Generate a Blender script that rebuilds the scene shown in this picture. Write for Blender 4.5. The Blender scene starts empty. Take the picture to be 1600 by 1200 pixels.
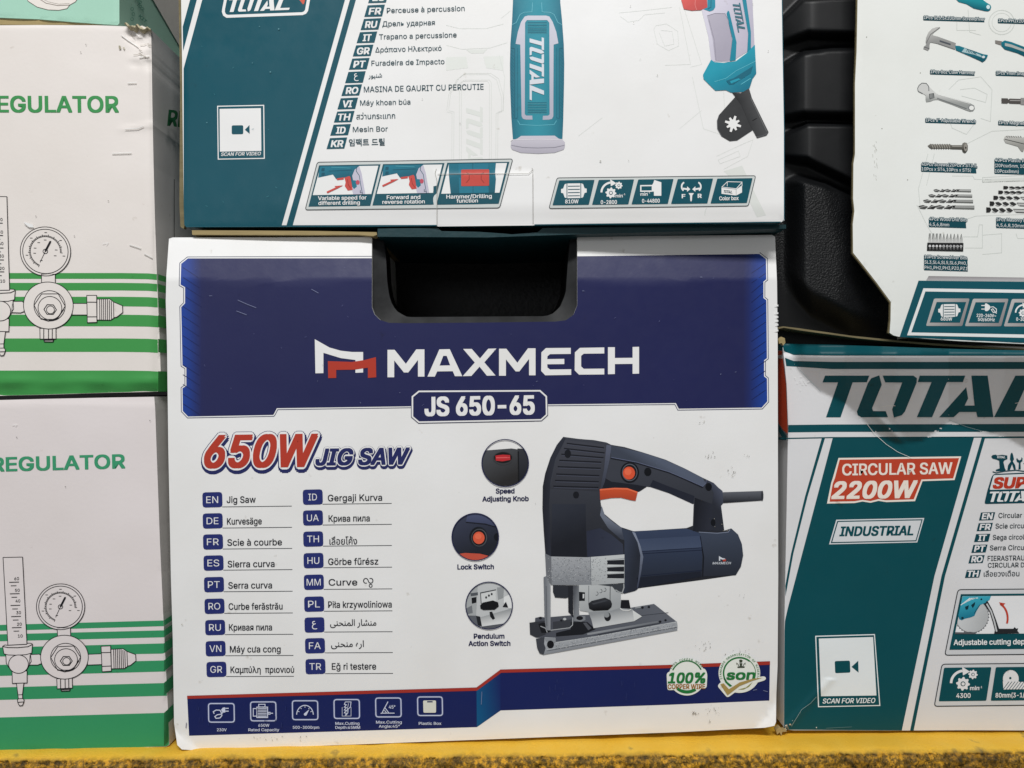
import bpy, math, random
from mathutils import Vector, noise
from mathutils.geometry import tessellate_polygon
R = math.radians
C = bpy.context.scene.collection
sc = bpy.context.scene

# ------------------------------------------------------------------ camera, world, lamps, exposure
S = 0.0004            # metres on the reference plane for one unit of the drawing grid
D = 0.554             # camera distance from the reference plane
cam = bpy.data.cameras.new('camera')
cam.sensor_width = 36.0
cam.lens = 36.0 * D / (1600 * S)
cam.clip_start = 0.01
cam.clip_end = 20
co = bpy.data.objects.new('camera', cam)
C.objects.link(co)
co.location = (0, -D, 0)
co.rotation_euler = (R(90), 0, 0)
sc.camera = co

w = bpy.data.worlds.new("World")
sc.world = w
w.use_nodes = True
w.node_tree.nodes['Background'].inputs[0].default_value = (1.0, 0.99, 0.97, 1)
w.node_tree.nodes['Background'].inputs[1].default_value = 0.2

def lamp(name, loc, target, sx, sy, power, col):
    l = bpy.data.lights.new(name, 'AREA')
    l.shape = 'RECTANGLE'
    l.size, l.size_y, l.energy, l.color = sx, sy, power, col
    o = bpy.data.objects.new(name, l)
    C.objects.link(o)
    o.location = loc
    o.rotation_euler = (Vector(target) - Vector(loc)).to_track_quat('-Z', 'Y').to_euler()
    return o
lamp('shop_ceiling_lamp', (-0.05, -1.35, 1.45), (0.0, 0, -0.05), 1.2, 0.24, 35.6, (1.0, 0.995, 0.985))
lamp('front_fill_lamp', (-0.8, -2.6, 0.5), (0, 0, -0.05), 1.6, 0.4, 7.0, (0.95, 0.98, 1.0))  # added soft fill from the front, not a shop fixture
sc.view_settings.view_transform = 'Standard'
sc.view_settings.look = 'None'
sc.view_settings.exposure = 0
sc.view_settings.gamma = 1
sc.view_settings.use_curve_mapping = False
sc.cycles.max_bounces = 6

# ------------------------------------------------------------------ colour and materials
def lin(c):
    return c / 12.92 if c <= 0.04045 else ((c + 0.055) / 1.055) ** 2.4
ILL = 0.86
def col(h, k=1.0):
    h = h.lstrip('#')
    return tuple(min(0.86, max(.0004, (lin(int(h[i:i + 2], 16) / 255) - .0045) / ILL * k)) for i in (0, 2, 4))

def node_mat(name):
    m = bpy.data.materials.new(name)
    m.use_nodes = True
    return m, m.node_tree, m.node_tree.nodes['Principled BSDF']

def board_mat(name, rough, spec, wave, fine, seed, dirt=0.06):
    m, t, p = node_mat(name)
    N, L = t.nodes.new, t.links.new
    at = N('ShaderNodeAttribute'); at.attribute_name = 'ink'
    tc = N('ShaderNodeTexCoord')
    mp = N('ShaderNodeMapping'); mp.inputs['Location'].default_value = (seed, seed * 1.7, seed * .3)
    L(tc.outputs['Object'], mp.inputs[0])
    n1 = N('ShaderNodeTexNoise'); n1.inputs['Scale'].default_value = 14; n1.inputs['Detail'].default_value = 6
    n2 = N('ShaderNodeTexNoise'); n2.inputs['Scale'].default_value = 420; n2.inputs['Detail'].default_value = 3
    n3 = N('ShaderNodeTexNoise'); n3.inputs['Scale'].default_value = 26; n3.inputs['Detail'].default_value = 1.5
    n4 = N('ShaderNodeTexNoise'); n4.inputs['Scale'].default_value = 130; n4.inputs['Detail'].default_value = 8
    for n in (n1, n2, n3, n4): L(mp.outputs[0], n.inputs['Vector'])
    # grime: broad mottling and a few darker rubbed specks
    r1 = N('ShaderNodeValToRGB')
    r1.color_ramp.elements[0].position = .3; r1.color_ramp.elements[0].color = (1 - dirt, 1 - dirt * 1.1, 1 - dirt * 1.35, 1)
    r1.color_ramp.elements[1].position = .65; r1.color_ramp.elements[1].color = (1, 1, 1, 1)
    L(n1.outputs[0], r1.inputs[0])
    r2 = N('ShaderNodeValToRGB')
    r2.color_ramp.elements[0].position = .70; r2.color_ramp.elements[0].color = (1, 1, 1, 1)
    r2.color_ramp.elements[1].position = .80; r2.color_ramp.elements[1].color = (.62, .58, .52, 1)
    L(n4.outputs[0], r2.inputs[0])
    m1 = N('ShaderNodeMixRGB'); m1.blend_type = 'MULTIPLY'; m1.inputs[0].default_value = 1
    L(at.outputs['Color'], m1.inputs[1]); L(r1.outputs[0], m1.inputs[2])
    m2 = N('ShaderNodeMixRGB'); m2.blend_type = 'MULTIPLY'; m2.inputs[0].default_value = .8
    L(m1.outputs[0], m2.inputs[1]); L(r2.outputs[0], m2.inputs[2])
    L(m2.outputs[0], p.inputs['Base Color'])
    rr = N('ShaderNodeMapRange'); rr.inputs[3].default_value = rough - .07; rr.inputs[4].default_value = rough + .16
    L(n4.outputs[0], rr.inputs[0]); L(rr.outputs[0], p.inputs['Roughness'])
    p.inputs['Specular IOR Level'].default_value = spec
    b1 = N('ShaderNodeBump'); b1.inputs['Strength'].default_value = wave; b1.inputs['Distance'].default_value = .004
    b2 = N('ShaderNodeBump'); b2.inputs['Strength'].default_value = fine; b2.inputs['Distance'].default_value = .0004
    L(n3.outputs[0], b1.inputs['Height']); L(n2.outputs[0], b2.inputs['Height'])
    L(b1.outputs[0], b2.inputs['Normal']); L(b2.outputs[0], p.inputs['Normal'])
    return m

def plain_mat(name, c, rough, spec=.5, bump=0, bscale=300, var=0, stretch=(1, 1, 1)):
    m, t, p = node_mat(name)
    N, L = t.nodes.new, t.links.new
    tc = N('ShaderNodeTexCoord')
    mp = N('ShaderNodeMapping'); mp.inputs['Scale'].default_value = stretch
    L(tc.outputs['Object'], mp.inputs[0])
    n = N('ShaderNodeTexNoise'); n.inputs['Scale'].default_value = bscale; n.inputs['Detail'].default_value = 5
    L(mp.outputs[0], n.inputs['Vector'])
    mx = N('ShaderNodeMixRGB'); mx.inputs[1].default_value = (*c, 1)
    mx.inputs[2].default_value = (*[v * (1 - var) for v in c], 1)
    L(n.outputs[0], mx.inputs[0]); L(mx.outputs[0], p.inputs['Base Color'])
    p.inputs['Roughness'].default_value = rough
    p.inputs['Specular IOR Level'].default_value = spec
    if bump:
        b = N('ShaderNodeBump'); b.inputs['Strength'].default_value = bump; b.inputs['Distance'].default_value = .001
        L(n.outputs[0], b.inputs['Height']); L(b.outputs[0], p.inputs['Normal'])
    return m
RAW_D = plain_mat('dark_board_edge', col('857a5c'), .85, .2, .5, 260, .5, (.15, 1, 1))  # darker olive tone than the raw board
RAW = plain_mat('raw_corrugated_board', col('a8966c'), .85, .2, .5, 260, .45, (.15, 1, 1))

# ------------------------------------------------------------------ drawing grid -> real surfaces
def ray(px, py):
    return Vector(((px - 800) * S / D, 1.0, (600 - py) * S / D))

class Surf:
    """A real plane (one face of a carton) with its dents; a grid point is where that face is met."""
    def __init__(s, p0, n, disp=None, su=(0, 0), sv=0.0, step=12, lay=0.00009):
        s.p0, s.n, s.disp, s.su, s.sv, s.step, s.lay = Vector(p0), Vector(n).normalized(), disp, su, sv, step, lay
        s.cache, s.lat = {}, {}
    def at(s, px, py):
        d = ray(px, py)
        o = Vector((0, -D, 0))
        t = (s.p0 - o).dot(s.n) / d.dot(s.n)
        if s.disp: t -= s.dd(px, py) * .001
        return o + d * t
    def dd(s, px, py):
        u, v = px / 3, py / 3
        i, j = math.floor(u), math.floor(v)
        u -= i; v -= j
        q = []
        for k in ((i, j), (i + 1, j), (i, j + 1), (i + 1, j + 1)):
            r = s.lat.get(k)
            if r is None: r = s.lat[k] = s.disp(k[0] * 3, k[1] * 3)
            q.append(r)
        return (q[0] * (1 - u) + q[1] * u) * (1 - v) + (q[2] * (1 - u) + q[3] * u) * v
    def pn(s, px, py):
        k = (round(px, 2), round(py, 2))
        r = s.cache.get(k)
        if r is None:
            e = 2.0
            p = s.at(px, py)
            if s.disp:
                a = s.at(px + e, py) - s.at(px - e, py)
                b = s.at(px, py + e) - s.at(px, py - e)
                n = a.cross(b)
                n = -n.normalized() if n.dot(s.n) < 0 else n.normalized()
                n = n if n.dot(s.n) > 0 else -n
            else:
                n = s.n
            r = s.cache[k] = (p, n)
        return r
    def frame(s, px, py):
        return (1.0, s.su[0] + s.su[1] * (py - 600)), (s.sv, 1.0)

def plane(px, py, y, yaw, pitch=0):
    """Front plane met at (px,py) with depth y; yaw turns its right side away, pitch its lower side."""
    o = Vector((0, -D, 0)) + ray(px, py) * (D + y)
    return o, Vector((math.tan(R(yaw)), -1, -math.tan(R(pitch))))

def clip(poly, ax, v, keep_less):
    out = []
    for i in range(len(poly)):
        a, b = poly[i - 1], poly[i]
        ia = (a[ax] <= v) if keep_less else (a[ax] >= v)
        ib = (b[ax] <= v) if keep_less else (b[ax] >= v)
        if ia != ib:
            t = (v - a[ax]) / (b[ax] - a[ax])
            q = [a[0] + (b[0] - a[0]) * t, a[1] + (b[1] - a[1]) * t]
            q[ax] = v
            out.append(tuple(q))
        if ib: out.append(b)
    return out

def gridcut(tri, st):
    def slabs(polys, ax):
        res = []
        for p in polys:
            lo, hi = min(q[ax] for q in p), max(q[ax] for q in p)
            k0, k1 = math.floor(lo / st + 1e-6), math.ceil(hi / st - 1e-6)
            if k1 - k0 <= 1: res.append(p); continue
            rest = p
            for k in range(k0 + 1, k1):
                c = clip(rest, ax, k * st, True)
                if len(c) >= 3: res.append(c)
                rest = clip(rest, ax, k * st, False)
                if len(rest) < 3: break
            if len(rest) >= 3: res.append(rest)
        return res
    return slabs(slabs([tri], 0), 1)

class Art:
    """Collects flat shapes in drawing coordinates on one surface and links them as ONE mesh."""
    def __init__(s, surf):
        s.f, s.v, s.n, s.faces, s.c, s.ix = surf, [], [], [], [], {}
        s.jit = 0
    def tris(s, tris, c, z, st=None):
        st = st or s.f.step
        off = z * s.f.lay
        for t in tris:
            for p in gridcut(t, st):
                if sum(p[i - 1][0] * p[i][1] - p[i][0] * p[i - 1][1] for i in range(len(p))) > 0: p = p[::-1]
                idx = []
                for q in p:
                    key = (round(q[0], 2), round(q[1], 2), round(off * 1e7))
                    i = s.ix.get(key)
                    if i is None:
                        P, n = s.f.pn(*q)
                        i = s.ix[key] = len(s.v)
                        s.v.append(P + s.f.n * off); s.n.append(n)
                    if not idx or idx[-1] != i: idx.append(i)
                if len(idx) > 1 and idx[0] == idx[-1]: idx.pop()
                if len(set(idx)) < 3: continue
                s.faces.append(idx)
                if callable(c):
                    s.c.append([c(*q) for q in (p[:len(idx)])])
                else: s.c.append(c)
    def poly(s, pts, c, z=1, holes=(), st=None):
        L = [[Vector((x, y, 0)) for x, y in r] for r in [pts, *holes]]
        fl = [tuple(v[:2]) for r in L for v in r]
        s.tris([[fl[i] for i in t] for t in tessellate_polygon(L)], c, z, st)
    def line(s, pts, wd, c, z=2, closed=False):
        n = len(pts)
        q = []
        for i in range(n):
            a = pts[(i - 1) % n] if closed or i > 0 else None
            b = pts[(i + 1) % n] if closed or i < n - 1 else None
            p = pts[i]
            def nrm(u, v):
                dx, dy = v[0] - u[0], v[1] - u[1]
                l = math.hypot(dx, dy) or 1e-6
                return (-dy / l, dx / l)
            n1 = nrm(a, p) if a else nrm(p, b)
            n2 = nrm(p, b) if b else n1
            mx, my = n1[0] + n2[0], n1[1] + n2[1]
            l2 = mx * mx + my * my
            k = min(2.2, 2 / max(l2, .25)) * wd / 2
            q.append(((p[0] + mx * k, p[1] + my * k), (p[0] - mx * k, p[1] - my * k)))
        T = []
        for i in range(n if closed else n - 1):
            (a, b), (d, e) = q[i], q[(i + 1) % n]
            T += [[a, b, e], [a, e, d]]
        s.tris(T, c, z)
    def ell(s, cx, cy, rx, ry, c, z=2, n=32, a0=0, a1=360, st=None):
        pts = [(cx + rx * math.cos(R(a0 + (a1 - a0) * i / n)), cy + ry * math.sin(R(a0 + (a1 - a0) * i / n))) for i in range(n + (a1 - a0 < 360))]
        s.poly(pts, c, z, st=st)
    def ring(s, cx, cy, rx, ry, wd, c, z=2, n=40, a0=0, a1=360):
        full = a1 - a0 >= 360
        pts = [(cx + rx * math.cos(R(a0 + (a1 - a0) * i / n)), cy + ry * math.sin(R(a0 + (a1 - a0) * i / n))) for i in range(n + (not full))]
        s.line(pts, wd, c, z, full)
    def quad(s, x, y, wd, h, c, z=2, skew=0):
        """rectangle that follows the face's own slope; skew shifts its lower edge"""
        (ux, uy), (vx, vy) = s.f.frame(x, y)
        s.poly([(x, y), (x + wd * ux, y + wd * uy), (x + wd * ux + h * vx + skew, y + wd * uy + h), (x + h * vx + skew, y + h)], c, z)
    def text(s, t, x, y, h, c, w=None, z=3, bold=0, shear=0, al='l', fit=False, rot=None, ref=None, ring=0, font=True):
        tr, x0, x1, y0, y1, cap = glyphs(t, 0, shear, font)
        bold *= .58 * h / (y1 - y0 if fit else cap)
        sy = h / (y1 - y0) if fit else h / cap
        if ref:
            _, rx0, rx1, *_r = glyphs(ref[0], 0, shear, font)
            sx = ref[1] / (rx1 - rx0)
        else:
            sx = w / (x1 - x0) if w else sy
        wd = (x1 - x0) * sx
        if al == 'c': ox = -wd / 2
        elif al == 'r': ox = -wd
        else: ox = 0
        yb = y0 if fit else 0
        (ux, uy), (vx, vy) = s.f.frame(x, y)
        if rot is not None:
            ca, sa = math.cos(R(rot)), math.sin(R(rot))
            (ux, uy), (vx, vy) = (ca, sa), (-sa, ca)
        def m(q, dx=0, dy=0):
            a, b = (q[0] - x0) * sx + ox, -(q[1] - yb) * sy
            return (x + a * ux + b * vx + dx, y + a * uy + b * vy + dy)
        def emit(dx, dy, zz):
            for g in (0, 1, 2):
                L = [[m(q, dx, dy) for q in T] for T, k in tr if k == g]
                if L: s.tris(L, c, zz + g * .025)
        if bold > .05 and not ring:
            for i, (bx, by) in enumerate(((1, .7), (-1, .7), (1, -.7), (-1, -.7))):
                dx, dy = bold * (bx * ux + by * vx), bold * (bx * uy + by * vy)
                emit(dx, dy, z + .1 + i * .1)
            z += .5
        if ring:
            for i in range(14):
                dx, dy = ring * math.cos(i * math.tau / 14), ring * math.sin(i * math.tau / 14)
                emit(dx, dy, z + i * .06)
        else:
            emit(0, 0, z)
    def build(s, name, mat, parent, label=None):
        me = bpy.data.meshes.new(name)
        b = Vector(parent.get('base', (0, 0, 0)))
        me.from_pydata([v - b for v in s.v], [], s.faces)
        ca = me.color_attributes.new('ink', 'FLOAT_COLOR', 'CORNER')
        i = 0
        buf = []
        for f, c in zip(s.faces, s.c):
            for k in range(len(f)):
                q = c[min(k, len(c) - 1)] if isinstance(c, list) else c
                buf += [q[0], q[1], q[2], 1.0]
        ca.data.foreach_set('color', buf)
        me.polygons.foreach_set('use_smooth', [True] * len(me.polygons))
        me.normals_split_custom_set_from_vertices(s.n)
        me.materials.append(mat)
        return link(name, me, parent, label)

def link(name, me, parent, label=None):
    o = bpy.data.objects.new(name, me)
    C.objects.link(o)
    if parent is not None:
        o.parent = parent
        if parent.get('base') is not None: o['base'] = parent['base']
    if label: o['label'] = label
    return o

def thing(name, label, cat, base, group=None):
    o = bpy.data.objects.new(name, None)
    C.objects.link(o)
    o.empty_display_size = .02
    o.location = base
    o['base'] = list(base)
    o['label'], o['category'] = label, cat
    if group: o['group'] = group
    return o

try:
    FONT = bpy.data.fonts.load(bpy.utils.system_resource('DATAFILES', path='fonts') + '/Inter.woff2')
except Exception:
    FONT = None
_gc = {}
def glyphs(t, bold, shear, font=True):
    k = (t, bold, shear, font)
    if k in _gc: return _gc[k]
    def mesh(t):
        c = bpy.data.curves.new('lettering', 'FONT')
        c.body, c.size, c.resolution_u = t, 1, 3
        if font and FONT: c.font = FONT
        c.shear = shear
        o = bpy.data.objects.new('lettering', c)
        C.objects.link(o)
        cv = o.to_curve(bpy.context.evaluated_depsgraph_get())
        cons = []
        for sp in cv.splines:
            if sp.type == 'BEZIER':
                P, B = [], sp.bezier_points
                for i in range(len(B)):
                    p, q = B[i], B[(i + 1) % len(B)]
                    b0, b1, b2, b3 = p.co, p.handle_right, q.handle_left, q.co
                    ln = (b3 - b0).length
                    fl = max(((b1 - b0).cross(b3 - b0)).length, ((b2 - b0).cross(b3 - b0)).length) / (ln + 1e-9)
                    n = 1 if fl < .004 else (2 if fl < .03 else 4)
                    for k in range(n):
                        u = k / n
                        v = b0 * (1 - u) ** 3 + b1 * 3 * u * (1 - u) ** 2 + b2 * 3 * u * u * (1 - u) + b3 * u ** 3
                        if not P or abs(v.x - P[-1][0]) + abs(v.y - P[-1][1]) > 1e-4: P.append((v.x, v.y))
            else: P = [(v.co.x, v.co.y) for v in sp.points]
            if len(P) > 2: cons.append(P)
        o.to_curve_clear()
        ar = [sum(P[i - 1][0] * P[i][1] - P[i][0] * P[i - 1][1] for i in range(len(P))) for P in cons]
        sg = 1 if sum(ar) > 0 else -1
        def inside(p, P):
            r = False
            for i in range(len(P)):
                (x0, y0), (x1, y1) = P[i - 1], P[i]
                if (y0 > p[1]) != (y1 > p[1]) and p[0] < (x1 - x0) * (p[1] - y0) / (y1 - y0) + x0: r = not r
            return r
        hol = {i: [] for i in range(len(cons)) if ar[i] * sg > 0}
        for i in range(len(cons)):
            if i not in hol:
                own = [j for j in hol if inside(cons[i][0], cons[j])]
                if own: hol[min(own, key=lambda j: abs(ar[j]))].append(i)
        tr = []
        for j, hs in hol.items():
            L = [[Vector((x, y, 0)) for x, y in cons[q]] for q in [j, *hs]]
            fl = [p for q in [j, *hs] for p in cons[q]]
            tr += [([fl[i] for i in t], len(tr) and j % 3) for t in tessellate_polygon(L)]
        bpy.data.objects.remove(o); bpy.data.curves.remove(c)
        return tr
    tr = mesh(t)
    X = [q[0] for T, g in tr for q in T]; Y = [q[1] for T, g in tr for q in T]
    kc = ('cap', bold, font)
    if kc not in _gc: _gc[kc] = max(q[1] for T, g in mesh('H') for q in T)
    _gc[k] = (tr, min(X), max(X), min(Y), max(Y), _gc[kc])
    return _gc[k]

def Zm(x0, y0, k):
    def f(*a):
        if len(a) == 2 and not hasattr(a[0], '__len__'): return (x0 + a[0] * k, y0 + a[1] * k)
        return [(x0 + p[0] * k, y0 + p[1] * k) for p in a]
    f.k = k
    return f
def sm(a, b, x):
    t = max(0, min(1, (x - a) / (b - a)))
    return t * t * (3 - 2 * t)
def segd(p, a, b):
    dx, dy = b[0] - a[0], b[1] - a[1]
    t = max(0, min(1, ((p[0] - a[0]) * dx + (p[1] - a[1]) * dy) / (dx * dx + dy * dy + 1e-9)))
    return math.hypot(p[0] - a[0] - t * dx, p[1] - a[1] - t * dy)
def rounder(segs, r=4.5, depth=1.5):
    """mm the board falls back where it turns round an edge"""
    def f(x, y):
        d = min(segd((x, y), a, b) for a, b in segs)
        if d >= r: return 0
        u = 1 - d / r
        return -depth * (1 - math.sqrt(max(0, 1 - u * u)))
    return f
def loop(pts): return [(pts[i], pts[(i + 1) % len(pts)]) for i in range(len(pts))]
def dents(seed, n, box, amp=(.05, .25), sig=(14, 45)):
    rnd = random.Random(seed)
    L = [(rnd.uniform(box[0], box[2]), rnd.uniform(box[1], box[3]), rnd.uniform(*amp) * rnd.choice((-1, 1)), rnd.uniform(*sig), rnd.uniform(.4, 2.2), rnd.uniform(0, 3.14)) for _ in range(n)]
    def f(x, y):
        r = 0
        for cx, cy, a, g, e, th in L:
            dx, dy = x - cx, y - cy
            if abs(dx) > 3.4 * g * 1.5 or abs(dy) > 3.4 * g * 1.5: continue
            u, v = dx * math.cos(th) + dy * math.sin(th), (dy * math.cos(th) - dx * math.sin(th)) * e
            r += a * math.exp(-(u * u + v * v) / (2 * g * g))
        return r
    return f

def carton_body(name, surf, outline, white, mat, parent, depth, sidecol=None, holes=(), label=None, sides=None):
    """front board on its real surface plus four walls going straight back"""
    a = Art(surf)
    a.poly(outline, white, 0, holes)
    rim = []
    L = []
    n = len(outline)
    for i in range(n):
        p, q = outline[i], outline[(i + 1) % n]
        k = max(1, int(math.hypot(q[0] - p[0], q[1] - p[1]) / surf.step))
        for j in range(k): L.append((p[0] + (q[0] - p[0]) * j / k, p[1] + (q[1] - p[1]) * j / k))
    m = len(L)
    P = [surf.at(*p) for p in L]
    b0 = len(a.v)
    cen = sum(P, Vector()) / m
    for p in P:
        out = (p - cen); out.y = 0; out.normalize()
        a.v += [p.copy(), Vector((p.x, p.y + depth, p.z))]
        a.n += [out, out]
    sidecol = sidecol or white
    for i in range(m):
        j = (i + 1) % m
        mid = ((L[i][0] + L[j][0]) / 2, (L[i][1] + L[j][1]) / 2)
        e = P[j] - P[i]
        nn = Vector((e.z, 0, -e.x))
        nn = nn.normalized() if nn.dot(P[i] - cen) > 0 else -nn.normalized()
        v = len(a.v)
        a.v += [P[i], P[j], P[j] + Vector((0, depth, 0)), P[i] + Vector((0, depth, 0))]
        a.n += [nn] * 4
        g = (P[j] - P[i]).cross(Vector((0, 1, 0)))
        a.faces.append([v, v + 1, v + 2, v + 3] if g.dot(nn) > 0 else [v + 3, v + 2, v + 1, v]); a.c.append(sidecol(nn) if callable(sidecol) else sidecol)
    # back wall
    v = len(a.v)
    back = [surf.at(*p) + Vector((0, depth, 0)) for p in outline]
    yb = max(p.y for p in back)
    for t in tessellate_polygon([[Vector((p.x, p.z, 0)) for p in back]]):
        v = len(a.v)
        for i in t: a.v.append(Vector((back[i].x, back[i].y, back[i].z))); a.n.append(Vector((0, 1, 0)))
        g = (a.v[v + 1] - a.v[v]).cross(a.v[v + 2] - a.v[v])
        a.faces.append([v, v + 1, v + 2] if g.y > 0 else [v + 2, v + 1, v]); a.c.append(white)
    return a.build(name, mat, parent, label)

def slab(name, pts, y, thick, mat, parent, label=None, wob=0, seed=1):
    """a piece of board: outline met at depth y, thickness going back"""
    rnd = random.Random(seed)
    fr = []
    for p in pts:
        q = (p[0] + rnd.uniform(-wob, wob), p[1] + rnd.uniform(-wob, wob))
        yy = y(p) if callable(y) else y
        fr.append(Vector((0, -D, 0)) + ray(*q) * (D + yy))
    n = len(fr)
    b = Vector(parent.get('base', (0, 0, 0))) if parent is not None else Vector()
    V = [p - b for p in fr] + [p + Vector((0, thick, 0)) - b for p in fr]
    T = tessellate_polygon([[Vector((p[0], p[1], 0)) for p in pts]])
    F = [tuple(t) for t in T] + [tuple(n + i for i in t) for t in T] + [(i, (i + 1) % n, n + (i + 1) % n, n + i) for i in range(n)]
    me = bpy.data.meshes.new(name)
    me.from_pydata(V, [], F)
    me.materials.append(mat)
    return link(name, me, parent, label)

def base_of(surf, px, py, dy=.1):
    p = surf.at(px, py)
    return (p.x, p.y + dy, p.z)

# ------------------------------------------------------------------ shared marks
G = {'T1': [(340, 310), (356, 268), (632, 268), (617, 309), (528, 310), (453, 528), (362, 528), (437, 310)],
     'O1': [(695, 266), (710, 325), (650, 470), (656, 489), (735, 490), (749, 527), (582, 528), (560, 514), (555, 492), (625, 312), (645, 284)],
     'O2': [(716, 268), (908, 268), (930, 284), (928, 312), (855, 492), (835, 515), (786, 530), (775, 478), (838, 311), (732, 310)],
     'T2': [(948, 268), (1232, 268), (1217, 308), (1118, 308), (1025, 527), (930, 527), (1022, 308), (935, 308)],
     'A': [(1270, 268), (1372, 268), (1408, 527), (1308, 527), (1300, 495), (1195, 495), (1160, 527), (1070, 527), (1238, 340), (1250, 410), (1228, 455), (1290, 455)],
     'L': [(1545, 268), (1640, 268), (1540, 488), (1765, 488), (1745, 527), (1412, 527)]}
def wordmark(a, x, y, sx, sy, c, z, u=(1, 0), v=(0, 1), only=None):
    """slanted stencil wordmark; (x,y) is its lower left, sx / sy the size of one letter height along and across"""
    for k, pts in G.items():
        if only and k not in only: continue
        a.poly([(x + (px - 340) / 260 * sx * u[0] + (py - 528) / 260 * sy * v[0],
                 y + (px - 340) / 260 * sx * u[1] + (py - 528) / 260 * sy * v[1]) for px, py in pts], c, z)
def sk(x, y, k, sl=0):
    return lambda *p: [(x + a * k, y + (b + a * sl) * k) for a, b in p]
def icon_motor(a, x, y, k, c, z, bg):
    m = sk(x, y, k, -.015)
    a.poly(m((-.55, -.62), (.55, -.62), (.55, .62), (-.55, .62)), c, z)
    for i in range(4):
        yy = -.42 + i * .27
        a.poly(m((-.5, yy), (.5, yy), (.5, yy + .07), (-.5, yy + .07)), bg, z + 1)
    for s in (-1, 1):
        a.poly(m((s * .62, -.62), (s * .78, -.55), (s * .9, -.2), (s * 1.08, -.16), (s * 1.08, .16), (s * .9, .2), (s * .78, .55), (s * .62, .62)), c, z)
def icon_gear(a, x, y, r, c, z, bg, teeth=8):
    pts = []
    for i in range(teeth * 4):
        an = math.tau * i / (teeth * 4)
        q = r * (1.0 if i % 4 in (0, 1) else .78)
        pts.append((x + q * math.cos(an), y + q * math.sin(an)))
    a.poly(pts, c, z)
    a.ell(x, y, r * .36, r * .36, bg, z + 1, 16)
    a.ell(x, y, r * .24, r * .24, c, z + 2, 16)
def icon_gears(a, x, y, k, c, z, bg):
    icon_gear(a, x - .05 * k, y + .25 * k, .55 * k, c, z, bg)
    icon_gear(a, x + .75 * k, y - .5 * k, .38 * k, c, z, bg)
    a.ring(x + .05 * k, y + .2 * k, 1.05 * k, 1.0 * k, .2 * k, c, z, 12, 180, 262)
    a.poly([(x - .12 * k, y - 1.12 * k), (x + .5 * k, y - .72 * k), (x - .05 * k, y - .42 * k)], c, z)
def parallelogram(a, p, z, frame='c9ccca', edge='4a4d50'):
    a.line(p, 1.3, col(edge), z + .5, True)
    a.poly(p, col(frame), z)

WHITE = col('e0e2e1')
TEAL = '0a4c5a'
def rpoly(pts, r, n=4):
    out = []
    m = len(pts)
    for i in range(m):
        a, p, b = pts[i - 1], pts[i], pts[(i + 1) % m]
        def to(u):
            l = math.hypot(u[0] - p[0], u[1] - p[1])
            t = min(r / l, .45)
            return (p[0] + (u[0] - p[0]) * t, p[1] + (u[1] - p[1]) * t)
        s, e = to(a), to(b)
        for j in range(n + 1):
            t = j / n
            out.append(tuple(s[k] * (1 - t) ** 2 + 2 * p[k] * t * (1 - t) + e[k] * t * t for k in (0, 1)))
    return out
def inset(pts, d):
    """shrink a clockwise (on screen) outline by d"""
    out = []
    n = len(pts)
    ar = sum(pts[i - 1][0] * pts[i][1] - pts[i][0] * pts[i - 1][1] for i in range(n))
    sg = 1 if ar > 0 else -1
    for i in range(n):
        a, p, b = pts[i - 1], pts[i], pts[(i + 1) % n]
        def nr(u, v):
            dx, dy = v[0] - u[0], v[1] - u[1]
            l = math.hypot(dx, dy) or 1e-6
            return (-dy / l * sg, dx / l * sg)
        n1, n2 = nr(a, p), nr(p, b)
        mx, my = n1[0] + n2[0], n1[1] + n2[1]
        k = 2 / max(mx * mx + my * my, .5) * d / 1
        out.append((p[0] + mx * k / 1, p[1] + my * k / 1))
    return out
def grad(c0, c1, p0, p1):
    c0, c1 = col(c0), col(c1)
    dx, dy = p1[0] - p0[0], p1[1] - p0[1]
    l2 = dx * dx + dy * dy
    def f(x, y):
        t = max(0, min(1, ((x - p0[0]) * dx + (y - p0[1]) * dy) / l2))
        return tuple(a + (b - a) * t for a, b in zip(c0, c1))
    return f

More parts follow.
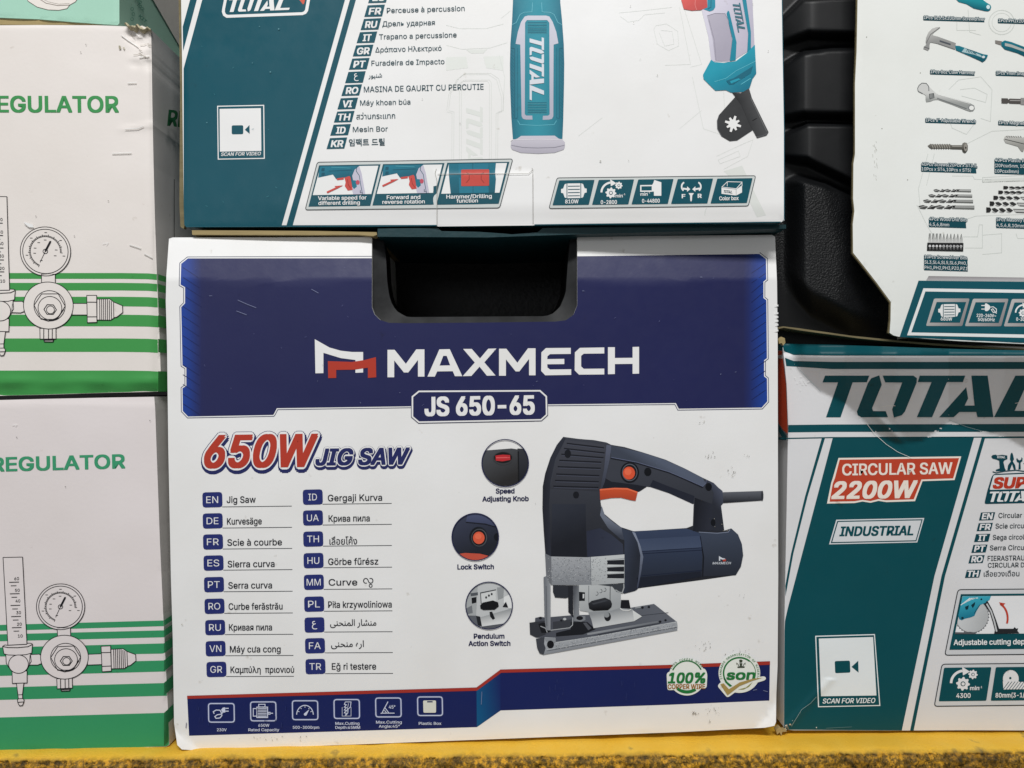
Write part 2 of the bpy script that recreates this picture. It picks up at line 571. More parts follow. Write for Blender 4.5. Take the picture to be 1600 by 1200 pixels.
# ------------------------------------------------------------------ setting: ledge and the near-black wall added to darken the gaps
def build_ledge():
    rnd = random.Random(4)
    yel = node_mat('yellow_painted_concrete')
    m, t, p = yel
    N, L = t.nodes.new, t.links.new
    tc = N('ShaderNodeTexCoord')
    n1 = N('ShaderNodeTexNoise'); n1.inputs['Scale'].default_value = 300; n1.inputs['Detail'].default_value = 7; n1.inputs['Roughness'].default_value = .7
    mp = N('ShaderNodeMapping'); mp.inputs['Scale'].default_value = (1, .6, .22)
    n2 = N('ShaderNodeTexNoise'); n2.inputs['Scale'].default_value = 60; n2.inputs['Detail'].default_value = 4
    n3 = N('ShaderNodeTexNoise'); n3.inputs['Scale'].default_value = 900; n3.inputs['Detail'].default_value = 3
    at = N('ShaderNodeAttribute'); at.attribute_name = 'ink'
    L(tc.outputs['Object'], n1.inputs['Vector']); L(tc.outputs['Object'], mp.inputs[0]); L(mp.outputs[0], n2.inputs['Vector']); L(tc.outputs['Object'], n3.inputs['Vector'])
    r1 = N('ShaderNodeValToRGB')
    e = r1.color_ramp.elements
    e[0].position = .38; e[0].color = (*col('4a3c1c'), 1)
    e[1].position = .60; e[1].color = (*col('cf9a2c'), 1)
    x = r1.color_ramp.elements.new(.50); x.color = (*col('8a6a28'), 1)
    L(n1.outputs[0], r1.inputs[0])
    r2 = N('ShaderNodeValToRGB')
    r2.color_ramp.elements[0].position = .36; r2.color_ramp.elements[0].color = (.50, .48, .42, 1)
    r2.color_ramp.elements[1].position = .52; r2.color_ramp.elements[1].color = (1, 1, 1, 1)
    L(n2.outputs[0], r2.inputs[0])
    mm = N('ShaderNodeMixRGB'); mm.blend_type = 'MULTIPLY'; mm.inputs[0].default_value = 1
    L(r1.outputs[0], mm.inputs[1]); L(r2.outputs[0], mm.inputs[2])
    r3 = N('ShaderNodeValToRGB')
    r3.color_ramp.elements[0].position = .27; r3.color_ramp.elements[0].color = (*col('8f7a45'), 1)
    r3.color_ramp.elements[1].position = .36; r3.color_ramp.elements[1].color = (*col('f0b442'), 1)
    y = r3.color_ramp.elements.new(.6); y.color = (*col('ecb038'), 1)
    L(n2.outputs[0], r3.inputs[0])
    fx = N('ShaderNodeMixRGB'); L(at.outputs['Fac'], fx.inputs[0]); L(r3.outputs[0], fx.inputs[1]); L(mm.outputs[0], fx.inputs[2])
    L(fx.outputs[0], p.inputs['Base Color'])
    p.inputs['Roughness'].default_value = .62; p.inputs['Specular IOR Level'].default_value = .3
    b = N('ShaderNodeBump'); b.inputs['Strength'].default_value = .55; b.inputs['Distance'].default_value = .0012
    L(n3.outputs[0], b.inputs['Height']); L(b.outputs[0], p.inputs['Normal'])
    x0, x1, nx = -.42, .42, 900
    ztop = lambda x: -.2272 + x * .0085
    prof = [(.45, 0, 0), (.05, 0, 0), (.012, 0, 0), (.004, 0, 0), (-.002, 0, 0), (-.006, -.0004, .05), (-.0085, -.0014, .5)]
    V, F, K = [], [], []
    k = 26
    for i in range(nx + 1):
        x = x0 + (x1 - x0) * i / nx
        z = ztop(x)
        edge = noise.noise((x * 55, 3.1, 0)) * .0022 + noise.noise((x * 210, 1.1, 4)) * .0010
        for (yy, dz, r) in prof:
            q = .0006 * noise.noise((x * 60, yy * 60, 2)) if yy < .02 else 0
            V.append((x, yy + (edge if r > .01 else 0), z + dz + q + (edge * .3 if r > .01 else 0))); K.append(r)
        for j in range(1, k + 1):
            zz = z - .0014 - j * .0012
            P = (x * 420, zz * 300, 7.0)
            h = abs(noise.noise(P)) * .0038 + noise.noise((x * 130, zz * 70, 1)) * .0022 + abs(noise.noise((x * 900, zz * 800, 3))) * .0016
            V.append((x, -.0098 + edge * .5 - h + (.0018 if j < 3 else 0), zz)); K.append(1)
    m_ = len(prof) + k
    for i in range(nx):
        for j in range(m_ - 1):
            a = i * m_ + j
            F.append((a, a + 1, a + m_ + 1, a + m_))
    me = bpy.data.meshes.new('ledge')
    me.from_pydata(V, [], F)
    ca = me.color_attributes.new('ink', 'FLOAT_COLOR', 'POINT')
    ca.data.foreach_set('color', [c for q in K for c in (q, q, q, 1)])
    me.polygons.foreach_set('use_smooth', [True] * len(me.polygons))
    me.materials.append(m)
    o = link('ledge', me, None)
    o['kind'] = 'structure'
build_ledge()
me = bpy.data.meshes.new('wall')
me.from_pydata([(-1.2, .5, -.6), (1.2, .5, -.6), (1.2, .5, .8), (-1.2, .5, .8)], [], [(0, 1, 2, 3)])
me.materials.append(plain_mat('gap_shade_black', (.02, .02, .022), .8, .2, .2, 40, .4))  # near-black colour stands in for shade in the gaps between cartons
link('wall', me, None)['kind'] = 'structure'

# ------------------------------------------------------------------ blue and white jig saw carton
def build_main():
    NAVY, WH, RED, BLK = col('24274f'), WHITE, col('ab3a2c'), col('20242c')
    out = [(264, 373), (270, 371), (420, 371), (578, 370), (581, 372), (581, 480), (585, 491), (594, 500), (608, 504.5), (637, 505), (760, 504), (868, 502.5), (884, 500.5), (896, 492), (902, 477), (902, 370),
           (1050, 368.5), (1206, 367), (1211, 370), (1214, 440), (1215, 520), (1215.5, 700), (1216, 900), (1215, 1040), (1213, 1085), (1212.5, 1128), (1210, 1134), (1195, 1137), (1060, 1144), (820, 1153), (560, 1163), (300, 1172), (284, 1171), (277, 1164),
           (272, 1130), (270, 1000), (267, 900), (265, 800), (263, 700), (262, 620), (261, 540), (259, 470), (260, 430)]
    p0, n = plane(262, 760, .0, 1.6, .8)
    segs = [q for i, q in enumerate(loop(out)) if not 4 <= i < 16]
    rd = rounder(segs, 3.5, .5)
    dn = dents(3, 26, (270, 380, 1210, 1165), (.03, .16), (18, 60))
    def disp(x, y):
        r = rd(x, y) + dn(x, y)
        r -= 1.6 * math.exp(-((x - 740) ** 2 / 300 ** 2 + (y - 760) ** 2 / 240 ** 2))
        # crushed lower corners
        d = ((x - 272) * -.63 + (y - 1140) * .78) if x < 330 else -9
        d2 = d if d > 0 else 0
        r += .30 * d2 * (1 if x < 312 else 0)
        e = ((x - 1186) * .75 + (y - 1131) * .66) if x > 1160 else -9
        if e > 0: r += .28 * e
        if x > 1150 and y > 1060: r -= .6 * math.exp(-((x - 1204 + (y - 1115) * .35) / 7) ** 2) * sm(1060, 1085, y)
        # top edge leans slightly back
        k = 437 - y - 4 * math.sin(x * .011)
        if k > 0: r -= .11 * k
        return r
    sf = Surf(p0, n, disp, (-.0175, .000031), .009, 9)
    t = thing('jigsaw_carton', 'white and navy jig saw carton with a dark handle cutout in its top edge', 'carton', base_of(sf, 745, 1155))
    mat = board_mat('satin_printed_board', .38, .26, .10, .10, 3.0)
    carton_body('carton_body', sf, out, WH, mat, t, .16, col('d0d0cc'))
    # raw edge of the cutout
    # --- header panel
    a = Art(sf)
    hp = [(293, 401.5), (581, 400.5), (581, 480), (585, 491), (594, 500), (608, 504.5), (637, 505), (760, 504), (868, 502.5), (884, 500.5), (896, 492), (902, 477), (902, 397.5), (1187, 394.5), (1199, 404), (1199.5, 437.5), (1195, 441), (1195, 464.5), (1199.5, 468), (1200.5, 560.5), (1196, 564), (1196, 587), (1200.5, 590.5), (1201, 628), (1191, 639), (1059, 640.8), (1054.5, 632), (855, 634), (850, 643),
          (846, 654), (835, 658), (655, 661), (645, 652), (643, 638), (642, 637), (434, 640), (430, 648), (428, 650.5), (293, 653), (283.5, 643), (283, 605.5), (289, 601.5), (289, 576), (283, 572), (281, 479), (287, 473), (287, 450), (280, 446), (281, 411)]
    a.poly(hp, col('f0f2f4'), 1)
    hp2 = inset(hp, 2.3)
    # keep the panel flush with the cutout
    cut = set(range(1, 13))
    hp2 = [hp[i] if i in cut and i not in (1, 12) else q for i, q in enumerate(hp2)]
    hp2[1] = (581, 403.5); hp2[12] = (902, 400.5)
    def hc(x, y):
        k = max(sm(318, 284, x), sm(1160, 1199, x))
        c0, c1 = NAVY, col('1f4296')
        return tuple(u + (v - u) * k * .9 for u, v in zip(c0, c1))
    a.poly(hp2, hc, 2)
    a.line([q for i, q in enumerate(hp) if i == 0 or i >= 13][1:] + [hp[0]], 1.0, col('333a58'), 1.5)
    a.line([hp[0], hp[1]], 1.0, col('333a58'), 1.5)
    for i in range(17):
        y = 418 + i * 15.2
        if 438 < y < 478: x0 = 290
        else: x0 = 286
        if y + 13 < 648: a.line([(x0, y), (x0 + 26, y + 17)], .9, col('1b2350'), 3)
        yr = 412 + i * 15.2
        if yr < 622: a.line([(1196 if not 440 < yr < 466 else 1192, yr), (1174, yr + 15)], .9, col('1b2350'), 3)
    a.build('header_panel', mat, t, 'navy header panel with a white outline and brighter blue ends')
    # --- maker lettering
    a = Art(sf)
    z = Zm(250, 350, .25)
    a.poly(z((968, 720), (1060, 772), (1130, 792), (1200, 800), (1270, 800), (1270, 928), (1222, 930), (1222, 850), (1130, 838), (1022, 805), (1022, 932), (972, 933)), col('e4e7e6'), 4)
    a.poly(z((1050, 857), (1200, 862), (1280, 850), (1350, 832), (1352, 958), (1300, 962), (1300, 898), (1220, 910), (1102, 912), (1102, 962), (1052, 963)), RED, 5)
    z = Zm(480, 500, .3375)
    lw = col('e4e7e6')
    for q in ([(372, 265), (372, 138), (405, 138), (457, 203), (505, 136), (543, 136), (543, 262), (513, 262), (513, 185), (468, 243), (448, 243), (403, 187), (403, 265)],
              [(722, 134), (762, 134), (800, 178), (838, 133), (876, 132), (820, 196), (872, 257), (832, 258), (798, 216), (760, 259), (720, 260), (776, 197)],
              [(888, 258), (888, 133), (922, 133), (973, 198), (1022, 131), (1057, 131), (1057, 256), (1027, 256), (1027, 180), (982, 238), (965, 238), (920, 182), (920, 258)],
              [(1220, 129), (1220, 157), (1124, 158), (1112, 168), (1111, 181), (1190, 180), (1190, 204), (1111, 205), (1112, 220), (1124, 229), (1222, 228), (1222, 254), (1102, 256), (1083, 236), (1084, 150), (1105, 130)],
              [(1375, 127), (1375, 155), (1280, 156), (1268, 166), (1268, 215), (1280, 226), (1375, 225), (1375, 252), (1258, 253), (1238, 233), (1239, 150), (1262, 129)],
              [(1392, 126), (1424, 126), (1424, 176), (1506, 175), (1506, 125), (1536, 124), (1536, 248), (1506, 249), (1506, 203), (1424, 204), (1424, 250), (1392, 251)]):
        a.poly(z(*q), lw, 4)
    a.poly(z((557, 262), (612, 136), (660, 135), (718, 260), (684, 260), (674, 237), (602, 238), (591, 262)), lw, 4, [z((613, 211), (662, 210), (646, 166), (630, 166))])
    a.build('maker_lettering', mat, t, 'large white lettering with a white and red emblem')
    # --- model plate
    a = Art(sf)
    z = Zm(480, 500, .3375)
    p = z((515, 324), (1080, 321), (1113, 351), (1115, 441), (1085, 468), (515, 479), (481, 450), (481, 352))
    a.poly(p, NAVY, 4); a.poly(inset(p, 1.0), col('eef0f2'), 5); a.poly(inset(p, 3.4), NAVY, 6)
    a.text('JS 650-65', 665, 649.2, 28, col('eef0f2'), 169, 7, .05)
    a.build('model_plate', mat, t)
    # --- power rating line
    a = Art(sf)
    for dx, dy, rg, c, zz in ((.8, 3.4, 7.6, col('262b5c'), 1), (0, .6, 6.6, col('262b5c'), 2), (0, 0, 5.2, col('eceeee'), 3)):
        a.text('650W', 321 + dx, 730 + dy, 49, c, 175, zz, .03, .25, ring=rg)
        a.text('JIG SAW', 494 + dx, 726.5 + dy, 25, c, 146, zz, .012, .25, ring=rg * .62)
    a.text('650W', 321.5, 730, 48.5, RED, 174, 4.6, .045, .25)
    a.text('JIG SAW', 494.5, 726.5, 24.5, col('262b5c'), 145, 4.6, .055, .25)
    a.build('power_lettering', mat, t, 'red 650W with smaller navy JIG SAW, both outlined')
    # --- language list
    a = Art(sf)
    TAG = col('28306b')
    left = [('EN', 316.2, 768.7, 'Jig Saw', 354.5, 785.7, 45), ('DE', 316.7, 801.7, 'Kurvesäge', 355, 819.5, 54), ('FR', 317.2, 834.5, 'Scie à courbe', 355.5, 852.5, 85), ('ES', 318, 867.5, 'Sierra curva', 356, 886.2, 73),
            ('PT', 318.7, 901.2, 'Serra curva', 357, 919.5, 68), ('RO', 319.5, 935, 'Curbe ferăstrău', 357.5, 952.5, 84), ('RU', 320.5, 968.2, 'Кривая пила', 358, 985, 67), ('VN', 321.2, 1001.2, 'Máy cưa cong', 359.5, 1019.2, 79), ('GR', 322.5, 1033.7, 'Καμπύλη  πριονιού', 360.5, 1051.2, 99)]
    right = [('ID', 473, 764.5, 'Gergaji Kurva', 512.5, 783, 84.5), ('UA', 473.3, 797, 'Крива пила', 513.7, 815, 64), ('TH', 473.7, 830, 'เลื่อยโค้ง', 515, 852.5, 43), ('HU', 474.2, 863.7, 'Görbe fűrész', 513, 882.5, 78),
             ('MM', 474.7, 897.5, 'Curve', 513.7, 914.7, 44.5), ('PL', 475.2, 931.7, 'Piła krzywoliniowa', 513, 949.5, 99), ('\uFEC9', 475.7, 964.2, '\uFEF0\uFEE8\uFEA4\uFEE8\uFEE4\uFEDF\uFE8D \uFEAD\uFE8E\uFEB8\uFEE8\uFEE3', 516, 982.5, 72),
             ('FA', 476.5, 996.7, '\uFEF0\uFEE8\uFEA4\uFEE8\uFEE3 \u0647\uFEAD\uFE8D', 517.5, 1015.5, 51), ('TR', 477.2, 1029.2, 'Eğ ri testere', 518.7, 1046, 69)]
    for lst, xe in ((left, 456), (right, 612)):
        for k, x, y, s, lx, ly, wd in lst:
            a.poly(rpoly([(x, y + .6), (x + 31, y - .1), (x + 31.6, y + 23.6), (x + .5, y + 24.4)], 4.5, 2), TAG, 2)
            if k == '\uFEC9': a.text(k, x + 12, y + 19, 13, col('dfe2f0'), 8, 3, .01, fit=True, font=False)
            else: a.text(k, x + 15.6, y + 17.2, 10.4, col('dfe2f0'), {'ID': 13.5, 'MM': 22}.get(k, 18.5), 3, .004, al='c')
            fit = s[0] > '\u0E00'
            if fit: a.text(s, lx, ly - 1.5, 13 if s[0] < '\u0EFF' else 13.5, BLK, wd, 3, .012, fit=True, font=False)
            else: a.text(s, lx, ly, 10, BLK, wd, 3, .014)
            (ux, uy), _v = sf.frame(x, y + 24)
            xe2 = xe + (x - lst[0][1]) * .5
            a.line([(x + 31, y + 23.2), (xe2, y + 23.2 + (xe2 - x - 31) * uy)], .9, col('30343c'), 2)
    a.text('လွ', 567.5, 918, 15, BLK, 16, 3, .002, fit=True, font=False)
    a.build('language_list', mat, t, 'two columns of navy language tags with the tool name in each language')
    # --- three round detail pictures
    def disc(c, r):
        return lambda d=0: (c[0], c[1], r - d, r - d)
    def circ_clip(pts, cx, cy, r):
        q = pts
        for i in range(28):
            an = math.tau * i / 28
            nx, ny = math.cos(an), math.sin(an)
            o = []
            for j in range(len(q)):
                A, B = q[j - 1], q[j]
                da, db = (A[0] - cx) * nx + (A[1] - cy) * ny - r, (B[0] - cx) * nx + (B[1] - cy) * ny - r
                if (da <= 0) != (db <= 0):
                    u = da / (da - db); o.append((A[0] + (B[0] - A[0]) * u, A[1] + (B[1] - A[1]) * u))
                if db <= 0: o.append(B)
            q = o
            if len(q) < 3: return []
        return q
    zd = Zm(700, 670, .2918)
    def detail(c, shapes, cap, lab):
        a = Art(sf)
        cx, cy = c
        for sh in shapes:
            k, cl, lv = sh[0], sh[1], sh[2]
            q = circ_clip(zd(*k), cx, cy, 36)
            if q: a.poly(q, cl, lv, st=5)
        a.ring(cx, cy, 36.4, 36.8, 1.5, col('23264a'), 9, 48)
        for s, x, y, wd in cap: a.text(s, *zd(x, y), 7.4, col('23264a'), wd * .2918, 3, .045, al='c')
        a.build('detail_picture', mat, t, lab)
    def oval(x, y, rx, ry, n=22): return [(x + rx * math.cos(math.tau * i / n), y + ry * math.sin(math.tau * i / n)) for i in range(n)]
    d0, d1 = col('2e3036'), col('45484e')
    c = zd(306, 183)
    detail(c, [([(170, 122), (210, 115), (340, 105), (450, 122), (450, 330), (170, 330)], grad('4a4d52', '2b2a2b', zd(180, 130), zd(260, 300)), 1), ([(372, 105), (376, 200), (378, 330), (450, 330), (450, 110)], grad('34363c', '23252b', zd(380, 120), zd(420, 250)), 2),
               (oval(295, 158, 54, 36), col('3a3b3e'), 3), (oval(295, 154, 48, 29), col('191a1c'), 4), ([(254, 143), (292, 138), (332, 140), (334, 166), (292, 174), (256, 170)], col('b52d33'), 5), ([(258, 152), (330, 150), (330, 156), (258, 158)], col('d2595b'), 6),
               ([(373, 120), (379, 120), (382, 300), (376, 300)], col('17181b'), 6)], [('Speed', 306, 345, 98), ('Adjusting Knob', 308, 387, 246)], 'round picture of a red thumb wheel')
    c = zd(146, 578)
    detail(c, [([(10, 440), (280, 440), (280, 720), (10, 720)], grad('3a3f52', '22252d', zd(60, 460), zd(150, 660)), 1), ([(108, 440), (280, 440), (280, 530), (200, 508), (96, 498)], grad('4a516e', '3a4058', zd(150, 460), zd(150, 520)), 2), ([(96, 497), (200, 507), (280, 530), (280, 535), (200, 512), (94, 502)], col('1a1c24'), 3),
               (oval(164, 580, 50, 56), grad('191b20', '2b2e36', zd(130, 550), zd(200, 610)), 3), (oval(167, 582, 42, 47), col('4e5157'), 4), (oval(166, 582, 38, 43), col('1a1b1f'), 5), (oval(165, 583, 31, 33), col('d0593f'), 6), (oval(162, 575, 18, 16), col('dc6a4e'), 7), (oval(264, 578, 18, 20), col('17191f'), 4),
               ([(40, 672), (90, 664), (170, 668), (240, 685), (240, 720), (40, 720)], col('b8503f'), 5)], [('Lock Switch', 148, 751, 193)], 'round picture of an orange lock button')
    c = zd(220, 945)
    detail(c, [(oval(220, 945, 124, 124), col('b9bcbe'), 1), ([(90, 820), (160, 820), (150, 1000), (90, 1000)], col('a0a4a6'), 2), ([(176, 878), (255, 862), (258, 930), (178, 940)], col('c9cccd'), 2), ([(172, 876), (257, 859), (257, 864), (176, 881), (180, 935), (176, 937)], col('3c3f44'), 3),
               ([(126, 905), (152, 900), (152, 930), (128, 936)], col('1c1d21'), 3), ([(120, 880), (160, 875), (160, 890), (122, 896)], col('50545a'), 3), ([(172, 945), (185, 930), (240, 918), (268, 928), (272, 950), (250, 968), (190, 970), (174, 962)], col('17181b'), 5),
               (oval(204, 902, 5, 6), col('2d2f34'), 4), (oval(219, 892, 5, 6), col('2d2f34'), 4), (oval(234, 884, 5, 6), col('2d2f34'), 4), ([(170, 1010), (345, 960), (345, 1040), (180, 1060)], grad('8e9295', 'd3d5d6', zd(250, 980), zd(262, 1040)), 3), ([(222, 980), (236, 978), (252, 1015), (240, 1022), (226, 1005)], col('1d1e22'), 4),
               ([(300, 900), (345, 880), (345, 962), (320, 958), (298, 930)], col('d9dbdc'), 3), ([(292, 952), (310, 925), (322, 955)], col('1e1f24'), 5), ([(100, 1000), (150, 1000), (175, 1060), (110, 1050)], col('5b5f66'), 3), ([(150, 1000), (172, 1005), (182, 1058), (160, 1050)], col('26282d'), 4), ([(180, 1058), (345, 1035), (345, 1075), (180, 1075)], col('55585f'), 4),
               ([(100, 960), (128, 945), (132, 985), (100, 990)], col('6f7378'), 4), ([(262, 850), (300, 845), (296, 905), (268, 915)], col('8f9396'), 2)], [('Pendulum', 220, 1122, 162), ('Action Switch', 222, 1161, 222)], 'round picture of a metal pendulum lever')
    # --- picture of the jig saw
    a = Art(sf)
    z = Zm(820, 670, .25)
    hole = z((473, 452), (478, 490), (495, 530), (540, 568), (600, 614), (680, 640), (760, 636), (1010, 620), (1050, 605), (1055, 470), (1000, 436), (900, 400), (800, 366), (762, 362), (742, 368), (716, 392), (705, 395), (600, 380), (475, 378))
    body = z((240, 50), (330, 62), (372, 66), (430, 70), (510, 85), (540, 100), (620, 113), (740, 148), (880, 193), (1000, 248), (1110, 305), (1180, 338), (1210, 368), (1235, 388), (1242, 462), (1226, 480), (1246, 636), (1290, 622), (1332, 660), (1356, 720), (1364, 790), (1350, 860), (1318, 914), (1100, 945), (706, 997), (690, 1012), (622, 1030), (560, 1010), (620, 900), (620, 790), (390, 803), (165, 798), (128, 782), (118, 640), (110, 500), (112, 360), (127, 280), (160, 180), (200, 100))
    a.poly(body, grad('3b3e47', '25272d', z(300, 300), z(320, 760)), 2, [hole], st=6)
    a.poly(z((240, 52), (255, 60), (190, 190), (160, 330), (152, 480), (158, 640), (165, 797), (128, 782), (118, 640), (110, 500), (112, 360), (127, 280), (160, 180), (200, 100)), grad('22242c', '2c2f39', z(120, 300), z(170, 300)), 3)
    a.poly(z((250, 68), (500, 98), (512, 180), (475, 390), (160, 372), (185, 240)), grad('40424b', '34363e', z(300, 80), z(320, 380)), 3, st=6)
    for i, (x0, y0, x1, y1) in enumerate(((262, 90, 495, 118), (245, 122, 498, 150), (228, 158, 492, 180), (215, 196, 478, 208), (205, 236, 474, 246), (196, 282, 466, 292), (188, 322, 462, 330), (178, 358, 460, 366))):
        a.line(z((x0, y0), (x1, y1)), 1.7, col('1b1d24'), 4)
        a.line(z((x0 + 4, y0 + 9), (x1, y1 + 9)), .8, col('4a4e5e'), 4)
    a.poly(z((510, 100), (540, 104), (532, 180), (500, 330), (480, 380), (470, 378), (495, 250)), grad('565b6c', '353945', z(520, 100), z(480, 370)), 5)
    a.poly(z((540, 104), (740, 150), (880, 196), (1000, 250), (1112, 308), (1130, 340), (1112, 360), (1000, 310), (900, 268), (700, 208), (540, 178), (534, 140)), grad('525a6c', '3d4350', z(760, 150), z(720, 215)), 4, st=5)
    a.line(z((540, 178), (700, 208), (900, 268), (1000, 310), (1112, 360), (1130, 340), (1134, 316)), 1.0, col('5d647c'), 5)
    a.line(z((536, 184), (700, 214), (900, 274), (1000, 316), (1112, 367)), 1.2, col('1c1f28'), 4.6)
    a.poly(z((490, 300), (540, 330), (700, 350), (762, 362), (716, 392), (600, 378), (475, 376)), col('20222a'), 3)
    a.poly(z((800, 320), (900, 360), (1060, 420), (1050, 470), (900, 402), (780, 362)), col('252833'), 3)
    a.poly(z((468, 376), (560, 368), (640, 370), (705, 393), (692, 450), (664, 446), (600, 430), (540, 432), (470, 444)), grad('c4502f', 'a8432c', z(560, 370), z(560, 440)), 5)
    a.poly(z((468, 376), (560, 368), (640, 370), (705, 393), (703, 402), (640, 380), (560, 378), (468, 386)), col('dd6b49'), 5.6)
    for rx, ry, cc in ((58, 64, '17191f'), (48, 54, '565a63'), (43, 48, '1c1d22')):
        a.ell(*z(655, 272), rx * .25, ry * .25, col(cc), 5 + (60 - rx) * .03)
    a.ell(*z(650, 276), 9.4, 10, col('cf5236'), 6.6); a.ell(*z(644, 268), 5.5, 5.5, col('dd6749'), 7)
    a.ell(*z(768, 268), 5.6, 6.4, col('14161b'), 5); a.ell(*z(1148, 362), 5, 6, col('14161b'), 5); a.ell(*z(1176, 585), 3.6, 5.2, col('14161b'), 5); a.ell(*z(320, 412), 4.6, 5.2, col('191b21'), 5); a.ell(*z(268, 155), 5, 6.5, col('1a1c22'), 5)
    a.poly(z((1130, 316), (1180, 338), (1210, 368), (1235, 388), (1242, 462), (1226, 480), (1246, 636), (1205, 640), (1165, 635), (1170, 470), (1180, 400)), grad('474c5c', '2a2d36', z(1240, 400), z(1170, 450)), 3, st=6)
    a.poly(z((1062, 430), (1170, 470), (1165, 636), (1050, 640), (1056, 600)), grad('1d1f26', '2b2e38', z(1070, 500), z(1165, 520)), 3)
    a.poly(z((1235, 396), (1482, 388), (1490, 412), (1482, 448), (1240, 464)), grad('5b5e66', '26282e', z(1350, 395), z(1350, 455)), 4, st=4)
    a.ell(*z(1483, 418), 1.8, 8, col('33353b'), 5)
    # lower body bulges and motor
    a.poly(z((170, 470), (380, 470), (385, 800), (165, 797)), grad('30343f', '1f2128', z(200, 480), z(280, 700)), 2.4)
    a.poly(z((385, 640), (470, 620), (540, 660), (612, 720), (618, 788), (390, 801)), grad('2c3040', '353a49', z(400, 700), z(600, 720)), 2.6)
    a.poly(z((480, 480), (500, 540), (560, 590), (612, 622), (672, 645), (640, 700), (600, 690), (520, 620), (470, 540)), grad('6a7180', '3a3f4c', z(500, 560), z(480, 640)), 3)
    a.poly(z((660, 642), (760, 636), (1010, 622), (1060, 640), (1095, 652), (1110, 800), (1104, 922), (706, 995), (730, 800), (705, 690)), grad('364159', '262b36', z(900, 640), z(910, 960)), 3, st=6)
    a.poly(z((690, 690), (1098, 668), (1104, 742), (728, 765)), grad('3d4860', '444f66', z(900, 690), z(900, 760)), 3.6, st=6)
    for y0, y1 in ((765, 742), (780, 757), (918, 884)):
        a.line(z((730, y0), (1106, y1)), .8, col('1c2236'), 4.2)
    a.poly(z((700, 930), (1100, 890), (1102, 924), (706, 996)), col('20242f'), 4)
    a.poly(z((1090, 650), (1200, 655), (1275, 640), (1290, 624), (1332, 660), (1356, 720), (1364, 790), (1350, 860), (1318, 914), (1112, 922), (1118, 800), (1100, 680)), grad('3b4353', '2a2e38', z(1220, 660), z(1230, 910)), 4, st=6)
    a.line(z((1086, 645), (1200, 652), (1270, 645), (1282, 628)), 1.4, col('6d7588'), 5)
    a.line(z((1095, 668), (1118, 800), (1112, 922)), 1.0, col('151821'), 5)
    a.poly(z((604, 620), (668, 640), (705, 700), (728, 780), (728, 860), (706, 1000), (690, 1012), (622, 1030), (600, 1020), (620, 950), (622, 700)), grad('353c4c', '282c36', z(630, 700), z(720, 720)), 4, st=6)
    a.poly(z((668, 640), (690, 650), (722, 730), (740, 800), (726, 900), (706, 998), (700, 990), (716, 880), (722, 790), (704, 710)), grad('7c8496', '3f4556', z(700, 680), z(716, 960)), 5, st=6)
    a.text('MAXMECH', *z(1172, 846), 3.6, col('c9ced6'), 29, 6, .02, .2)
    a.poly(z((1212, 794), (1232, 806), (1250, 810), (1250, 820), (1220, 812), (1220, 824), (1212, 824)), col('c9ced6'), 6); a.poly(z((1236, 816), (1256, 812), (1256, 826), (1236, 828)), RED, 6)
    # metal gear head
    a.poly(z((126, 778), (165, 797), (390, 802), (622, 784), (622, 962), (415, 975), (165, 975), (134, 930)), grad('a0a3a8', '7f8389', z(300, 790), z(300, 970)), 5, st=6)
    a.poly(z((126, 778), (165, 797), (168, 975), (134, 930)), col('6a6d73'), 5.5)
    a.poly(z((410, 800), (622, 784), (622, 806), (516, 820), (516, 938), (622, 940), (622, 962), (415, 976)), grad('b9bdbf', 'a4a8ab', z(450, 800), z(450, 970)), 6)
    a.line(z((410, 800), (414, 975)), .8, col('6a6e74'), 7)
    a.poly(z((512, 822), (622, 812), (622, 940), (512, 938)), col('b4b8ba'), 6.4)
    for y in (822, 865, 908): a.poly(z((512, y), (620, y - 5), (620, y + 26), (512, y + 24), (516, y + 12)), col('22242a'), 7)
    for y in (850, 893): a.poly(z((520, y), (608, y + 6), (520, y + 10)), col('c4c8ca'), 7.6)
    y8 = Zm(820, 900, .1625)
    a.poly(y8((640, 75), (940, 75), (958, 60), (955, 110), (935, 162), (880, 150), (840, 100)), col('3a3e44'), 5.8)
    a.line(y8((950, 70), (952, 110), (935, 160), (905, 152), (870, 130)), 1.6, col('9ca0a3'), 7)
    # plunger, rods and holder
    a.poly(y8((270, 85), (440, 90), (440, 200), (390, 212), (290, 205), (270, 150)), col('2e3138'), 5)
    a.poly(y8((415, 90), (462, 90), (465, 400), (440, 365), (418, 345)), col('25272d'), 5.4)
    a.poly(y8((462, 90), (520, 92), (522, 375), (582, 385), (582, 422), (540, 438), (470, 430)), grad('4a4d54', '7a7e84', y8(465, 200), y8(520, 210)), 5.8)
    a.ell(*y8(527, 402), 5.2, 3.2, col('1b1c20'), 6.4)
    a.poly(y8((520, 85), (922, 78), (922, 330), (820, 335), (620, 345), (530, 330), (522, 240), (575, 236), (575, 155), (520, 150)), grad('b4b8ba', '9b9fa2', y8(600, 90), y8(700, 330)), 5.2, st=6)
    a.poly(y8((515, 150), (578, 155), (576, 238), (512, 236)), col('1d1f23'), 5.6)
    a.poly(y8((556, 170), (572, 172), (570, 210), (556, 214)), col('c5c8ca'), 6)
    a.line(y8((614, 90), (614, 280)), .8, col('5d6166'), 6); a.line(y8((820, 80), (818, 300)), 1.0, col('3b3e43'), 6)
    for x, y in ((690, 167), (728, 143), (766, 130)):
        a.ring(*y8(x, y), 2.3, 2.7, .8, col('4a4d52'), 6, 14, -90, 130)
    a.poly(y8((610, 262), (640, 237), (770, 205), (825, 232), (837, 265), (832, 295), (800, 325), (660, 332), (618, 312)), grad('34363c', '131417', y8(720, 215), y8(730, 320)), 8)
